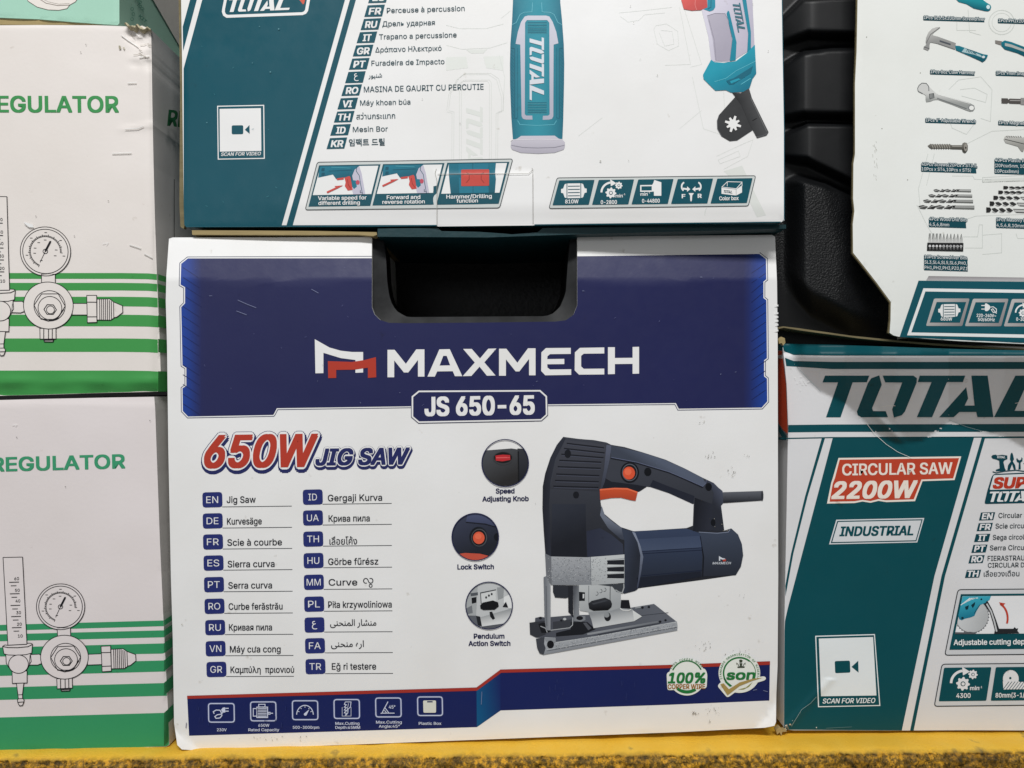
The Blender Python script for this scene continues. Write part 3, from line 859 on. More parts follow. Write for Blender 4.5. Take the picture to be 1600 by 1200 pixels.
    a.poly(y8((640, 262), (770, 226), (800, 236), (660, 272)), col('3d4046'), 8.6)
    a.poly(y8((925, 228), (1000, 228), (1016, 312), (918, 306)), col('1c1d21'), 7)
    a.poly(y8((610, 345), (820, 335), (925, 300), (1030, 312), (1050, 345), (1125, 386), (1050, 432), (660, 500), (640, 420)), grad('8b8f93', 'c0c3c5', y8(800, 340), y8(820, 450)), 5.6, st=6)
    a.poly(y8((1035, 325), (1125, 386), (1050, 432)), col('cdd0d0'), 6.2)
    a.line(y8((915, 308), (940, 325), (1000, 328), (1018, 318)), 1.4, col('d4d6d6'), 7.4)
    a.ell(*y8(795, 390), 5.2, 6.8, col('202226'), 6.6); a.ell(*y8(786, 372), 4.2, 4.0, col('8b8f93'), 7)
    # base plate
    a.poly(y8((100, 402), (150, 390), (195, 398), (460, 375), (640, 372), (1040, 300), (1242, 267), (1455, 435), (600, 600), (300, 640), (290, 590), (110, 592), (50, 562), (45, 448), (98, 440)), grad('4b4e57', '5d616a', y8(200, 500), y8(1300, 380)), 3, st=6)
    a.poly(y8((98, 440), (190, 430), (200, 560), (110, 592), (50, 562), (45, 448)), col('34363c'), 4)
    a.poly(y8((130, 460), (175, 445), (250, 470), (250, 530), (210, 545), (160, 545)), col('1b1c20'), 5)
    a.line(y8((150, 480), (200, 500), (215, 540)), 1.4, col('9a9ea2'), 6)
    a.poly(y8((180, 10), (205, -2), (247, 85), (247, 520), (205, 520), (190, 420)), grad('6a6e75', '8e9298', y8(190, 200), y8(247, 200)), 6.5, st=6)
    a.line(y8((205, 95), (212, 480)), .8, col('4e5258'), 7)
    a.line(y8((246, 520), (430, 496), (458, 470), (462, 395)), 1.3, col('a0a4a8'), 5)
    a.poly(y8((270, 440), (450, 415), (455, 480), (420, 494), (270, 512)), col('3a3d43'), 4)
    a.poly(y8((440, 440), (600, 440), (680, 510), (560, 560), (300, 580), (300, 545), (440, 510)), col('1d1f24'), 4.4)
    a.poly(y8((560, 450), (590, 445), (640, 500), (610, 520)), col('50535a'), 5)
    a.poly(y8((600, 548), (1275, 430), (1285, 445), (640, 562), (600, 565)), grad('8a8e94', '6f737a', y8(700, 540), y8(1200, 450)), 4.4)
    a.line(y8((700, 562), (1300, 452)), .9, col('33363d'), 5)
    a.line(y8((1110, 380), (1380, 350)), .7, col('3a3d45'), 4)
    for x, y, r in ((1130, 302, 1.8), (1192, 296, 1.7), (1300, 437, 1.8), (1352, 423, 1.6), (350, 425, 1.6), (150, 402, 2)): a.ell(*y8(x, y), r * 1.2, r, col('1d1f24'), 5, 12)
    a.ell(*y8(383, 412), 2.6, 2, col('b4b8bb'), 5, 12); a.line(y8((1060, 306), (1115, 296)), 1.6, col('9a9ea2'), 5)
    a.poly(y8((106, 600), (190, 585), (296, 590), (298, 632), (700, 572), (1460, 433), (1466, 470), (1464, 520), (700, 662), (180, 755), (142, 742), (118, 690)), grad('9ca0a6', '80848b', y8(700, 590), y8(712, 660)), 6, st=6)
    a.poly(y8((106, 600), (190, 585), (185, 650), (200, 690), (180, 755), (142, 742), (118, 690)), col('3e4148'), 6.6)
    a.line(y8((210, 705), (700, 618), (1464, 478)), 1.1, col('aeb2b6'), 7); a.line(y8((210, 718), (700, 630), (1464, 490)), .9, col('5b5f67'), 7)
    a.line(y8((300, 637), (700, 578), (1455, 440)), 1.0, col('b3b7ba'), 7)
    a.poly(y8((190, 592), (296, 590), (298, 632), (270, 640), (262, 620), (200, 625)), col('85898f'), 7.2)
    a.ell(*y8(246, 655), 5.4, 6.2, col('17181c'), 8)
    rnd = random.Random(8)
    for i in range(360):
        x, y = rnd.uniform(210, 1450), 0
        y = 655 - (x - 300) * .172 + rnd.uniform(-18, 50)
        a.ell(*y8(x, y), .55, .45, col(rnd.choice(('5c6068', 'b9bcc0', '6a6e75', 'c4c7ca'))), 7.6, 6)
    for i in range(420):
        x, y = rnd.uniform(140, 510), rnd.uniform(806, 955)
        if 508 < x: continue
        a.ell(*z(x, y), .55, .5, col(rnd.choice(('62666c', 'bfc2c5', '777b82', 'b0b3b6'))), 7.2, 6)
    a.build('product_picture', mat, t, 'printed picture of a dark blue jig saw with an orange trigger')
    # --- lower band
    a = Art(sf)
    top = [(292.5, 1087), (520, 1080.5), (744.5, 1074), (782, 1046), (1046, 1038.7), (1203, 1033)]
    bot = [(1202, 1094.5), (1046, 1101), (782, 1110), (745, 1136), (520, 1143), (295.5, 1149.5)]
    a.poly(top + bot, col('1b2456'), 1)
    a.poly([(744.5, 1076), (782, 1048), (782, 1110), (745, 1136)], grad('14507d', '1b2a5e', (746, 1090), (782, 1085)), 2, st=6)
    a.poly(top + [(1203, 1038.5), (1046, 1043.8), (783, 1051), (745, 1079), (520, 1085.5), (292.7, 1091.7)], col('9c342c'), 3)
    a.build('lower_band', mat, t, 'navy band with a red upper edge')
    # --- icons
    LB, GLOW = col('c4cbe2'), col('46507e')
    def icon(x, y, wd, h, caps, draw):
        a = Art(sf)
        (ux, uy), (vx, vy) = sf.frame(x, y)
        r = rpoly([(x, y), (x + wd, y + wd * uy), (x + wd + .5, y + h + wd * uy), (x + .5, y + h)], 4, 3)
        a.line(r, 3.6, GLOW, 4, True); a.line(r, 1.4, LB, 5, True)
        draw(a, lambda *p: [(x + wd / 2 + u * wd / 2, y + h / 2 + v * h / 2 + uy * (wd / 2 + u * wd / 2)) for u, v in p])
        for s, cx, by, w_ in caps: a.text(s, cx, by, 4.3, LB, w_, 5, .025, al='c')
        a.build('icon', mat, strip)
    strip = bpy.data.objects.new('icon_strip', None); C.objects.link(strip); strip.parent = t; strip['base'] = t['base']
    def plug(a, m):
        a.line(m((-.55, .1), (-.62, -.12), (-.4, -.3), (-.1, -.28), (0, -.05), (.05, .3), (-.1, .55), (-.4, .6), (-.5, .4), (-.3, .2), (.0, .15), (.15, -.1)), 1.5, LB, 5)
        a.poly(m((.0, -.35), (.12, -.55), (.3, -.6), (.32, -.05), (.15, -.02), (.02, -.2)), LB, 5)
        a.line(m((.32, -.48), (.58, -.48)), 1.5, LB, 5); a.line(m((.32, -.18), (.58, -.18)), 1.5, LB, 5)
    def motor(a, m):
        a.line(m((-.5, -.45), (.35, -.45), (.35, .65), (-.5, .65)), 1.4, LB, 5, True)
        a.line(m((-.78, -.3), (-.5, -.3), (-.5, .5), (-.78, .5)), 1.3, LB, 5, True); a.line(m((-.35, -.75), (.15, -.75), (.15, -.48), (-.35, -.48)), 1.3, LB, 5, True)
        for i in range(6): a.line(m((-.42, -.3 + i * .17), (.28, -.3 + i * .17)), 1.2, LB, 5)
        a.line(m((.4, .1), (.55, .1), (.55, .3), (.4, .3)), 1.2, LB, 5, True); a.line(m((.6, .2), (.78, .2)), 1.4, LB, 5)
    def dial(a, m):
        cx, cy = m((0, .5))[0]
        a.ring(cx, cy, 13, 15, 1.4, LB, 5, 26, 182, 358)
        for an in (205, 235, 270, 305, 335):
            ca, sa = math.cos(R(an)), math.sin(R(an)); a.line([(cx + 9.5 * ca, cy + 11.5 * sa), (cx + 12 * ca, cy + 13.5 * sa)], 1, LB, 5)
        a.ell(cx + .5, cy - 1, 2.2, 2.2, LB, 5, 12); a.poly([(cx - 1, cy - 2.5), (cx + 7, cy - 9), (cx + 2.2, cy + .6)], LB, 5.5)
    def blade(a, m):
        a.line(m((-.35, -.2), (-.35, .75), (.35, .75), (.35, -.2)), .7, LB, 5)
        a.line(m((-.1, -.75), (-.18, -.5), (-.02, -.45), (-.18, -.2), (-.02, -.15), (-.18, .1), (-.02, .15), (-.18, .4), (-.02, .45), (-.12, .75)), 1.2, LB, 5)
        a.line(m((-.1, -.75), (.35, -.75), (.3, -.2), (.12, .0), (.1, .4), (-.1, .75)), 1.1, LB, 5); a.line(m((.15, -.6), (.02, .3)), .8, LB, 5)
    def angle(a, m):
        a.line(m((-.02, -.62), (-.5, .6), (.5, .6)), 1.3, LB, 5); a.line(m((-.6, .62), (-.45, .62)), 1.3, LB, 5); a.line(m((-.3, -.05), (.06, .6)), 1.2, LB, 5); a.line(m((-.3, .3), (-.1, .62)), 1.2, LB, 5)
        a.text('45°', *m((.05, .12))[0], 5.2, LB, 10, 5, .02)
    def box(a, m):
        a.poly(rpoly(m((-.55, -.62), (.5, -.62), (.5, .7), (-.52, .7)), 2), col('cfd0c8'), 5); a.poly(m((-.22, -.55), (.22, -.55), (.22, -.42), (-.22, -.42)), col('1b2456'), 6)
    icon(326, 1098.9, 40, 29, [('230V', 346.9, 1142, 15)], plug)
    icon(391.7, 1096.4, 39.5, 29.5, [('650W', 412.5, 1135, 17), ('Rated Capacity', 412.5, 1142, 48)], motor)
    icon(457, 1094.6, 39.5, 29.5, [('500-3000rpm', 478.4, 1138.2, 41)], dial)
    icon(522, 1092.7, 39.5, 29.5, [('Max.Cutting', 543, 1132, 37.5), ('Depth:65MM', 543.5, 1138.3, 38.5)], blade)
    icon(587, 1090.3, 39.5, 29.5, [('Max.Cutting', 607.8, 1130, 40), ('Angle:45°', 608.4, 1136.5, 32.5)], angle)
    icon(652.5, 1088.6, 38.5, 29, [('Plastic Box', 672, 1132, 35)], box)
    # --- seals
    GRN, BRN, SW = col('25703a'), col('98692f'), col('dcdfd9')
    q = Zm(1030, 1010, .125)
    def arctext(a, s, cx, cy, r, a0, a1, h, c, lv):
        for i, ch in enumerate(s):
            if ch == ' ': continue
            an = a0 + (a1 - a0) * i / (len(s) - 1)
            a.text(ch, cx + r * math.cos(R(an)), cy + r * math.sin(R(an)), h, c, None, lv, .02, rot=an + 90, al='c')
    a = Art(sf)
    cx, cy = q(345, 380)
    a.ell(cx, cy, 28.5, 28.8, SW, 5, 48)
    a.poly(rpoly(q((90, 330), (150, 300), (560, 270), (585, 300), (600, 350), (590, 520), (100, 545)), 4), SW, 5.5)
    a.ring(cx, cy, 24.6, 25.4, 2.0, GRN, 7, 40, 205, 333); a.ring(cx, cy, 24.4, 24.6, 2.0, GRN, 7, 30, 55, 130)
    a.poly([(cx + 24 * math.cos(R(t_)), cy + 24 * math.sin(R(t_))) for t_ in range(55, 131, 5)] + [(cx + 22 * math.cos(R(t_)), cy + 20.5 * math.sin(R(t_))) for t_ in range(130, 54, -5)], GRN, 6.6)
    arctext(a, '100% COPPER WIRE', cx, cy + 1, 27.6, 211, 323, 3.1, GRN, 6)
    a.text('100%', *q(112, 452), 15.6, GRN, 57, 8, .055, .18)
    a.text('COPPER WIRE', *q(106, 526), 7.2, BRN, 58, 8, .035)
    a.build('quality_seal', mat, t, 'round seal reading 100% copper wire')
    a = Art(sf)
    cx, cy = q(1000, 330)
    a.ell(cx, cy, 32.5, 31, SW, 5, 48)
    a.poly(rpoly(q((722, 490), (780, 430), (850, 490), (1100, 400), (1310, 368), (1335, 392), (1320, 420), (1150, 470), (960, 560), (850, 640)), 4), SW, 5.5)
    a.ring(cx, cy, 24.8, 24.2, 2.4, GRN, 7, 40, 150, 310); a.ring(cx, cy, 25.2, 24.6, 1.0, GRN, 7, 24, 310, 372)
    a.poly(q((800, 395), (818, 390), (850, 440), (912, 490), (880, 502), (825, 450)), GRN, 7)
    a.poly(q((980, 535), (1080, 510), (1165, 440), (1120, 500), (1050, 535)), col('8a8a4c'), 7)
    arctext(a, 'STANDARDS ORGANISATION OF NIGERIA', cx, cy + .4, 28.0, 164, 375, 3.1, GRN, 6)
    a.text('son', *q(842, 408), 15.5 * .9, GRN, 44, 8, .06, .12)
    a.poly(q((760, 468), (800, 455), (868, 530), (1000, 445), (1160, 400), (1290, 385), (1160, 425), (1000, 490), (850, 606)), col('a08a52'), 9)
    ek = col('3c4436')
    a.poly(q((995, 165), (1018, 158), (1040, 170), (1032, 195), (1002, 198)), ek, 8); a.poly(q((1000, 205), (1036, 205), (1030, 240), (1018, 250), (1006, 240)), ek, 8)
    a.poly(q((970, 250), (1018, 240), (1070, 248), (1060, 262), (980, 264)), ek, 8)
    for s in (-1, 1): a.line(q((1018 + s * 24, 245), (1018 + s * 38, 215), (1018 + s * 56, 200), (1018 + s * 50, 225)), .9, ek, 8)
    a.build('quality_seal', mat, t, 'round seal with a gold tick and green lettering')
    # --- rubbed marks and scratches
    a = Art(sf)
    rnd = random.Random(21)
    for cx, cy, nn, rx, ry in ((1096, 1006, 12, 16, 12), (1108, 712, 10, 10, 5), (1142, 738, 12, 8, 8), (1165, 712, 4, 6, 3), (1085, 1114, 12, 6, 4), (1118, 1110, 16, 14, 8), (1164, 930, 3, 6, 4), (1096, 658, 4, 6, 5), (1108, 1127, 4, 5, 4), (1165, 1018, 10, 22, 6), (285, 975, 2, 2, 4), (420, 1152, 14, 60, 4), (1120, 820, 6, 40, 12), (845, 788, 2, 6, 4)):
        for i in range(nn):
            x, y = cx + rnd.gauss(0, rx * .5), cy + rnd.gauss(0, ry * .5)
            r = rnd.uniform(.25, .9)
            a.poly([(x + r * rnd.uniform(.5, 1.5) * math.cos(k), y + r * rnd.uniform(.5, 1.6) * math.sin(k)) for k in (0, 1, 2, 3, 4, 5)], col(rnd.choice(('8f8b80', '6f6c66', 'a8a398', '55534e'))), 10)
    for i in range(46):
        x, y = rnd.uniform(300, 1180), rnd.uniform(410, 640)
        if 575 < x < 908 and y < 515: continue
        an, l = rnd.uniform(0, 3.1), rnd.uniform(.6, 5)
        a.line([(x, y), (x + l * math.cos(an), y + l * math.sin(an) * .6)], rnd.uniform(.3, .7), col(rnd.choice(('4a5078', '5c618a', '8087a4'))), 10)
    for pts in ([(372, 469), (388, 476), (401, 481)], [(370, 486), (386, 492)], [(487, 452), (498, 458)], [(1176, 1078), (1182, 1076.5)], [(1192, 1078), (1199, 1080)], [(752, 1100), (753, 1080)]):
        a.line(pts, .7, col('7c83a2'), 10)
    for i in range(26):
        x = rnd.choice((rnd.gauss(870, 8), rnd.gauss(980, 10), rnd.gauss(315, 9), rnd.gauss(432, 20)))
        y = rnd.uniform(1058, 1090) if x > 760 else rnd.uniform(1096, 1130)
        a.line([(x, y), (x + rnd.uniform(-1, 1), y + rnd.uniform(3, 9))], rnd.uniform(.4, 1.1), col('2a3466'), 9)
    # bare fibre where the right edge is frayed
    for y in (476, 488, 494, 500, 506, 515): a.poly([(1215.3, y), (1215.3, y + 3), (1209 + rnd.uniform(-1, 2), y + 1.6)], col('ecebe6'), 10)
    a.build('scuff_marks', mat, t)
    # --- the black plastic case inside
    ci = base_of(sf, 742, 506, .02)
    k = thing('plastic_tool_case', 'dusty black plastic case seen through the top cutout of the white and navy carton', 'tool case', ci)
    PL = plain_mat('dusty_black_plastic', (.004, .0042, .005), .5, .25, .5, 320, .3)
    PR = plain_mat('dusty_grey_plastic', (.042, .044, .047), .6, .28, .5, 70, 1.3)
    lean = lambda x, y: -.11 * max(0, 437 - y - 4 * math.sin(x * .011)) - .3
    sfc = Surf(p0 + Vector((0, .0020, 0)), n, lean, (0, 0), 0, 40)
    sfd = Surf(p0 + Vector((0, .0075, 0)), n, lean, (0, 0), 0, 40)
    sfe = Surf(p0 + Vector((0, .12, 0)), n, None, (0, 0), 0, 40)
    oc = [(560, 364), (560, 520), (925, 520), (925, 362)]
    r0 = [(570, 364), (576, 400), (577, 485), (585, 500), (600, 509), (640, 510), (870, 508), (892, 503), (904, 493), (908, 477), (908, 400), (914, 362)]
    r1 = [(598, 364), (603, 400), (605, 440), (608, 462), (613, 477), (622, 488), (637, 495.5), (853, 494), (866, 489), (876, 478), (884, 458), (888, 400), (892, 362)]
    bm_v, bm_f = [], []
    def ringmesh(name, A, sA, B, sB, mat_):
        n_ = 60
        def res(L):
            ln = [0]
            for i in range(1, len(L)): ln.append(ln[-1] + math.hypot(L[i][0] - L[i - 1][0], L[i][1] - L[i - 1][1]))
            o = []
            for i in range(n_ + 1):
                d = ln[-1] * i / n_
                j = max(1, next(q_ for q_ in range(1, len(L)) if ln[q_] >= d - 1e-6))
                u = (d - ln[j - 1]) / max(1e-6, ln[j] - ln[j - 1])
                o.append((L[j - 1][0] + (L[j][0] - L[j - 1][0]) * u, L[j - 1][1] + (L[j][1] - L[j - 1][1]) * u))
            return o
        b_ = Vector(k['base'])
        V = [sA.at(*p) - b_ for p in res(A)] + [sB.at(*p) - b_ for p in res(B)]
        F = [(i, i + 1, n_ + 2 + i, n_ + 1 + i) for i in range(n_)]
        me = bpy.data.meshes.new(name); me.from_pydata(V, [], F); me.materials.append(mat_)
        me.polygons.foreach_set('use_smooth', [True] * len(F))
        return link(name, me, k)
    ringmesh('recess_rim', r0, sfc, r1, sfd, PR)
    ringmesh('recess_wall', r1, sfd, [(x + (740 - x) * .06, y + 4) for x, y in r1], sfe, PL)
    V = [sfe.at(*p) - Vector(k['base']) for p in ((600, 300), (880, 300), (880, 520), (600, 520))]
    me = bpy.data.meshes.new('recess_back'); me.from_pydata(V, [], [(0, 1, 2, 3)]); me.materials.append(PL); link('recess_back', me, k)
    return sf
SM = build_main()

# ------------------------------------------------------------------ the two white regulator cartons
BOARD_B = board_mat('matt_printed_board', .50, .24, .16, .16, 9.0, .05)
INK = col('1c1c20')
def regulator_drawing(a, m, k, paper):
    """line drawing of a flow meter with a pressure gauge; m maps the drawing to the face, k = line weight scale"""
    LW = 1.15
    def sh(pts, z=6): a.poly(m(*pts), paper, z); a.line(m(*pts), LW, INK, z + .5, True)
    def ov(x, y, rx, ry, z=6, lw=LW, fill=True, n=44):
        p = m(*[(x + rx * math.cos(math.tau * i / n), y + ry * math.sin(math.tau * i / n)) for i in range(n)])
        if fill: a.poly(p, paper, z)
        a.line(p, lw, INK, z + .5, True)
    def ln(*p, z=8, lw=LW): a.line(m(*p), lw, INK, z)
    sh([(25, 50), (165, 47), (197, 675), (60, 682)], 5)
    for i, y in enumerate((227, 310, 394, 474, 554)):
        o = i * 5
        ln((70 + o, y + 1), (141 + o * .9, y - 1), lw=1.1); ln((82 + o, y + 26), (122 + o, y + 25), lw=1.0)
    for s, x, y in (('60', 107, 213), ('50', 112, 297), ('40', 116, 374), ('30', 121, 458), ('20', 127, 541), ('10', 133, 626)):
        p = m((x, y))[0]; a.text(s, p[0], p[1], 4.6, INK, 7.3, 7, .01)
    sh([(220, 750), (285, 747), (298, 756), (300, 815), (275, 825), (215, 825)], 4.5)
    sh([(45, 750), (222, 738), (228, 800), (205, 840), (65, 840), (48, 810)], 5)
    sh([(22, 690), (40, 680), (60, 683), (197, 676), (200, 668), (225, 668), (237, 674), (232, 738), (190, 750), (120, 754), (60, 752), (32, 744)], 5.6)
    ln((22, 690), (60, 698), (130, 699), (205, 692), (237, 676))
    sh([(90, 870), (198, 868), (198, 954), (92, 957)], 5.2)
    sh([(122, 957), (175, 955), (165, 1038), (133, 1040)], 6); sh([(133, 1040), (165, 1038), (166, 1066), (136, 1068)], 6)
    sh([(129, 1076), (136, 1068), (166, 1066), (176, 1074), (176, 1090), (165, 1116), (145, 1119), (132, 1096)], 6)
    ln((131, 1093), (175, 1090))
    ov(137, 818, 71, 66, 6.6)
    sh([(415, 560), (510, 556), (512, 616), (418, 618)], 5)
    ov(440, 405, 174, 165, 5.5); ov(440, 405, 157, 149, 6.2)
    ov(440, 405, 16, 15, 7)
    for i in range(37):
        an = 112 + i * 251 / 36
        r0, r1 = (104, 120) if i % 3 == 0 else (104, 112)
        p = [(440 + r * math.cos(R(an)), 405 + r * .96 * math.sin(R(an))) for r in (r0, r1)]
        ln(*p, lw=.8)
    ln(*[(440 + 104 * math.cos(R(112 + i * 251 / 30)), 405 + 100 * math.sin(R(112 + i * 251 / 30))) for i in range(31)], lw=.9)
    ln(*[(440 + 112 * math.cos(R(112 + i * 251 / 30)), 405 + 107 * math.sin(R(112 + i * 251 / 30))) for i in range(31)], lw=.5)
    for an, r in ((112, 70), (168, 75), (196, 74), (232, 76), (268, 80), (350, 76), (22, 74), (166, 130), (222, 134), (270, 132), (322, 132), (12, 132)):
        x, y = 440 + r * math.cos(R(an)), 405 + r * .96 * math.sin(R(an)); ln((x - 9, y), (x + 9, y), lw=.9)
    ln((405, 480), (440, 405), lw=.9); a.poly(m((434, 402), (468, 335), (480, 333), (478, 345), (446, 408)), INK, 9)
    ov(468, 768, 172, 158, 6); ov(477, 770, 108, 102, 6.8)
    hx = [(370, 770), (420, 692), (535, 687), (585, 768), (530, 860), (420, 862)]
    a.line(m(*hx), LW, INK, 8, True)
    ov(480, 785, 82, 78, 7.2); a.line(m(*[(482 + 43 * math.cos(R(t * 60)), 795 + 37 * math.sin(R(t * 60))) for t in range(6)]), 1.4, INK, 8, True)
    ov(484, 797, 27, 26, 8)
    a.line(m((420, 858), (470, 872), (530, 856), (575, 790)), 1.8, INK, 8)
    sh([(412, 924), (523, 920), (525, 991), (415, 996)], 5)
    for x in (441, 474, 500): ln((x - 1, 924), (x, 993))
    a.poly(m((440, 996), (510, 992), (505, 1011), (446, 1013)), paper, 5); a.line(m((440, 996), (510, 992), (505, 1011), (446, 1013)), 1.5, INK, 6, True); ln((442, 1002), (508, 999), lw=1.4)
    sh([(632, 748), (735, 744), (738, 821), (634, 825)], 5)
    sh([(803, 712), (890, 707), (918, 727), (922, 835), (900, 850), (806, 852)], 5); sh([(918, 727), (980, 750), (983, 795), (942, 828), (922, 832)], 5)
    for i in range(7): ln((822 + i * 13.5, 710 + max(0, i - 4) * 6), (826 + i * 13.5, 850 - max(0, i - 5) * 6), lw=1.0)
    sh([(732, 690), (800, 687), (806, 868), (740, 873)], 6); ln((734, 735), (802, 733)); ln((738, 834), (805, 831))

def build_regulator(upper):
    if upper:
        paper, green = col('dad4d0'), col('41914c')
        out = [(-70, 40), (60, 39), (150, 39.5), (196, 41), (206, 44), (222, 40), (236, 46), (237, 90), (238, 160), (240, 260), (242, 340), (245, 425), (249, 520), (251, 580), (250, 605), (246, 612), (180, 613.5), (60, 617), (-70, 620)]
        p0, n = plane(120, 330, .004, 0, 0)
        su, sv = (-.006, -.000018), .02
        seed, base = 5, (60, 617)
    else:
        paper, green = col('d6cfcf'), col('358e60')
        out = [(-70, 627), (60, 623.5), (180, 621), (241, 620), (242.5, 640), (246, 740), (250, 850), (255, 960), (260, 1060), (264, 1140), (264.5, 1164), (260, 1166.5), (130, 1170.5), (-70, 1177)]
        p0, n = plane(120, 900, .003, 1.2, .6)
        su, sv = (-.022, -.00003), .02
        seed, base = 6, (60, 1172)
    rd = rounder(loop(out), 6 if upper else 3.5, .9 if upper else .5)
    dn = dents(seed, 18, (0, out[0][1], 245, out[0][1] + 560), (.03, .2), (14, 50))
    rnd = random.Random(31)
    cr = [(rnd.uniform(203, 242), rnd.uniform(44, 105), rnd.uniform(.4, 1.0) * rnd.choice((-1, 1)), rnd.uniform(3.5, 8)) for _ in range(20)]
    def disp(x, y):
        r = rd(x, y) + dn(x, y)
        if upper:
            r -= 3.2 * math.exp(-(((x - 240) / 26) ** 2 + ((y - 52) / 30) ** 2))
            if x > 190 and y < 120:
                for cx, cy, a, g in cr: r += a * math.exp(-((x - cx) ** 2 + ((y - cy) * 1.5) ** 2) / (2 * g * g))
            if x > 170: r += .5 * math.exp(-((y - 199 + (x - 210) * .16) / 5) ** 2) * sm(175, 200, x)
            r -= 2.2 * sm(596, 616, y) * (1 + .35 * math.sin(x * .09) + .3 * math.sin(x * .031 + 2))
            r += .8 * math.exp(-((y - 594) / 7) ** 2) * (.6 + .4 * math.sin(x * .06))
            r -= 2.4 * sm(222, 250, x) ** 2
        else:
            r += .5 * math.exp(-((y - 655) / 60) ** 2)
            r -= .8 * sm(634, 620, y)
        return r
    sf = Surf(p0, n, disp, su, sv, 5 if upper else 9)
    t = thing('regulator_carton', 'white carton with a crushed torn top corner and bright green stripes, upper of two' if upper else 'white carton standing on the yellow ledge with an undamaged top and green stripes', 'carton', base_of(sf, *base), 'white cartons with a printed gauge')
    carton_body('carton_body', sf, out, paper, BOARD_B, t, .17, col('c9c6c4'))
    a = Art(sf)
    if upper:
        rows = [(426.6, 435.7), (442, 453.8), (463.7, 478.6), (491.7, 509.8), (528.8, 549.8), (579, 612.6)]
        for y0, y1 in rows:
            e0 = 245 + (y0 - 425) * .036
            dn_ = lambda y: [(-70, y), (190, y), (232, y + .6), (e0 + (y - y0) * .02, y + 1.8)]
            if y1 > 600: a.poly(dn_(y0) + [(251, 590), (249.5, 606), (246, 611.5), (180, 613), (60, 616.6), (-70, 619.6)], green, 1)
            else: a.poly(dn_(y0) + dn_(y1)[::-1], green, 1)
    else:
        k = .2166
        for l0, l1, r0, r1 in ((537, 580, 507, 548), (605, 655, 578, 628), (700, 765, 672, 745), (825, 905, 795, 875), (988, 1078, 958, 1050)):
            P = lambda v: 860 + v * k
            e = lambda y: 255.5 + (y - 970) * .045
            s_ = lambda l, r: (P(r) - P(l)) / 240
            a.poly([(-70, P(l0) - s_(l0, r0) * 70), (e(P(r0)), P(r0) + s_(l0, r0) * 15), (e(P(r1)), P(r1) + s_(l1, r1) * 15), (-70, P(l1) - s_(l1, r1) * 70)], green, 1)
        a.poly([(-70, 1123), (0, 1121), (262.6, 1113.6), (264, 1140), (264.2, 1163.6), (260, 1166), (130, 1170), (-70, 1176.5)], green, 1)
    a.build('green_stripes', BOARD_B, t)
    a = Art(sf)
    if upper: a.text('REGULATOR', -26, 175, 24.5, col('3f8c52'), 211, 2, .04)
    else: a.text('REGULATOR', -12, 736.5, 21, col('3b916a'), 207, 2, .045)
    a.build('title_lettering', BOARD_B, t)
    a = Art(sf)
    if upper:
        def m(*p):
            o = []
            for X, Y in p:
                dx, dy = X * .2166 - 95.3, 860 + Y * .2166 - 947.7
                o.append((71.7 + 1.0415 * dx - .022 * dy, 393 + .041 * dx + 1.0705 * dy))
            return o
    else: m = lambda *p: [(X * .2166, 860 + Y * .2166) for X, Y in p]
    regulator_drawing(a, m, 1, paper)
    a.build('gauge_drawing', BOARD_B, t)
    # the side wall seen through the gap
    a = Art(Surf(sf.at(251 if upper else 262, 500 if upper else 1000) + Vector((.0002, .004, 0)), Vector((1, 0, 0)), None, (0, 0), 0, 40))
    if upper:
        for y0, y1, s0, s1 in ((428.5, 437.6, .10, .09), (443.8, 455.4, .09, .085), (465, 480, .08, .07), (492.5, 511, .06, .05), (529.5, 550.5, .04, .02), (580, 612, .01, 0)):
            a.poly([(247, y0), (283, 600 + (y0 - 600) * .935), (283, 600 + (y1 - 600) * .935), (247, y1)], green, 1)
        b_ = a
        a.text('RE', 262, 196, 24, col('2f6b45'), 28, 1, .04, rot=6)
        a.line([(272, 280), (272, 420)], 1.0, INK, 1)
    else:
        for y0, y1 in ((969.4, 978.3), (984.7, 995.5), (1005.1, 1020.9), (1031.7, 1049), (1066.9, 1086.9), (1113.9, 1166)):
            a.poly([(256, y0), (285, 600 + (y0 - 600) * .947), (285, 600 + (y1 - 600) * .947), (256, y1)], green, 1)
    a.build('side_print', BOARD_B, t)
    a = Art(sf)
    if upper:
        rnd = random.Random(12)
        for pts in ([(190, 55), (202, 64), (217, 74)], [(218, 90), (234, 88)], [(196, 202), (216, 201), (225, 197)], [(176, 240), (206, 239)], [(203, 382), (221, 388)], [(226, 396), (239, 403)], [(200, 130), (214, 129.5)]):
            a.line(pts, .9, col('efece8'), 9)
            a.line([(x, y + 1.1) for x, y in pts], .7, col('b6b1aa'), 9)  # pale worn crease line above, its shade painted as this darker stroke
        for i in range(9):
            x, y = rnd.uniform(205, 231), rnd.uniform(52, 90)
            an = rnd.uniform(-.3, .9); l = min(rnd.uniform(5, 14), 238 - x)
            a.line([(x, y), (x + l * .5 * math.cos(an), y + l * .5 * math.sin(an) + 1), (x + l * math.cos(an), y + l * math.sin(an))], .7, col(rnd.choice(('9a948a', 'efeeea', 'b7b1a6'))), 9)
        a.poly([(186, 72), (189, 72), (190, 77), (187, 78)], col('9a9482'), 9); a.poly([(192, 74), (196, 75), (195, 79)], col('b5b0a0'), 9)
        a.poly([(38, 347), (52, 351), (54, 356), (44, 355)], col('efebe8'), 9); a.line([(39, 350), (47, 356), (53, 357)], .8, col('a49f9b'), 9.5)
        a.line([(161, 381), (170, 379), (167, 383)], .8, col('f0eeec'), 9)
        for x, y in ((57, 338), (117, 369), (170, 314), (135, 70), (127, 82)): a.ell(x, y, .8, .9, col('8f8a86'), 9, 7)
    else:
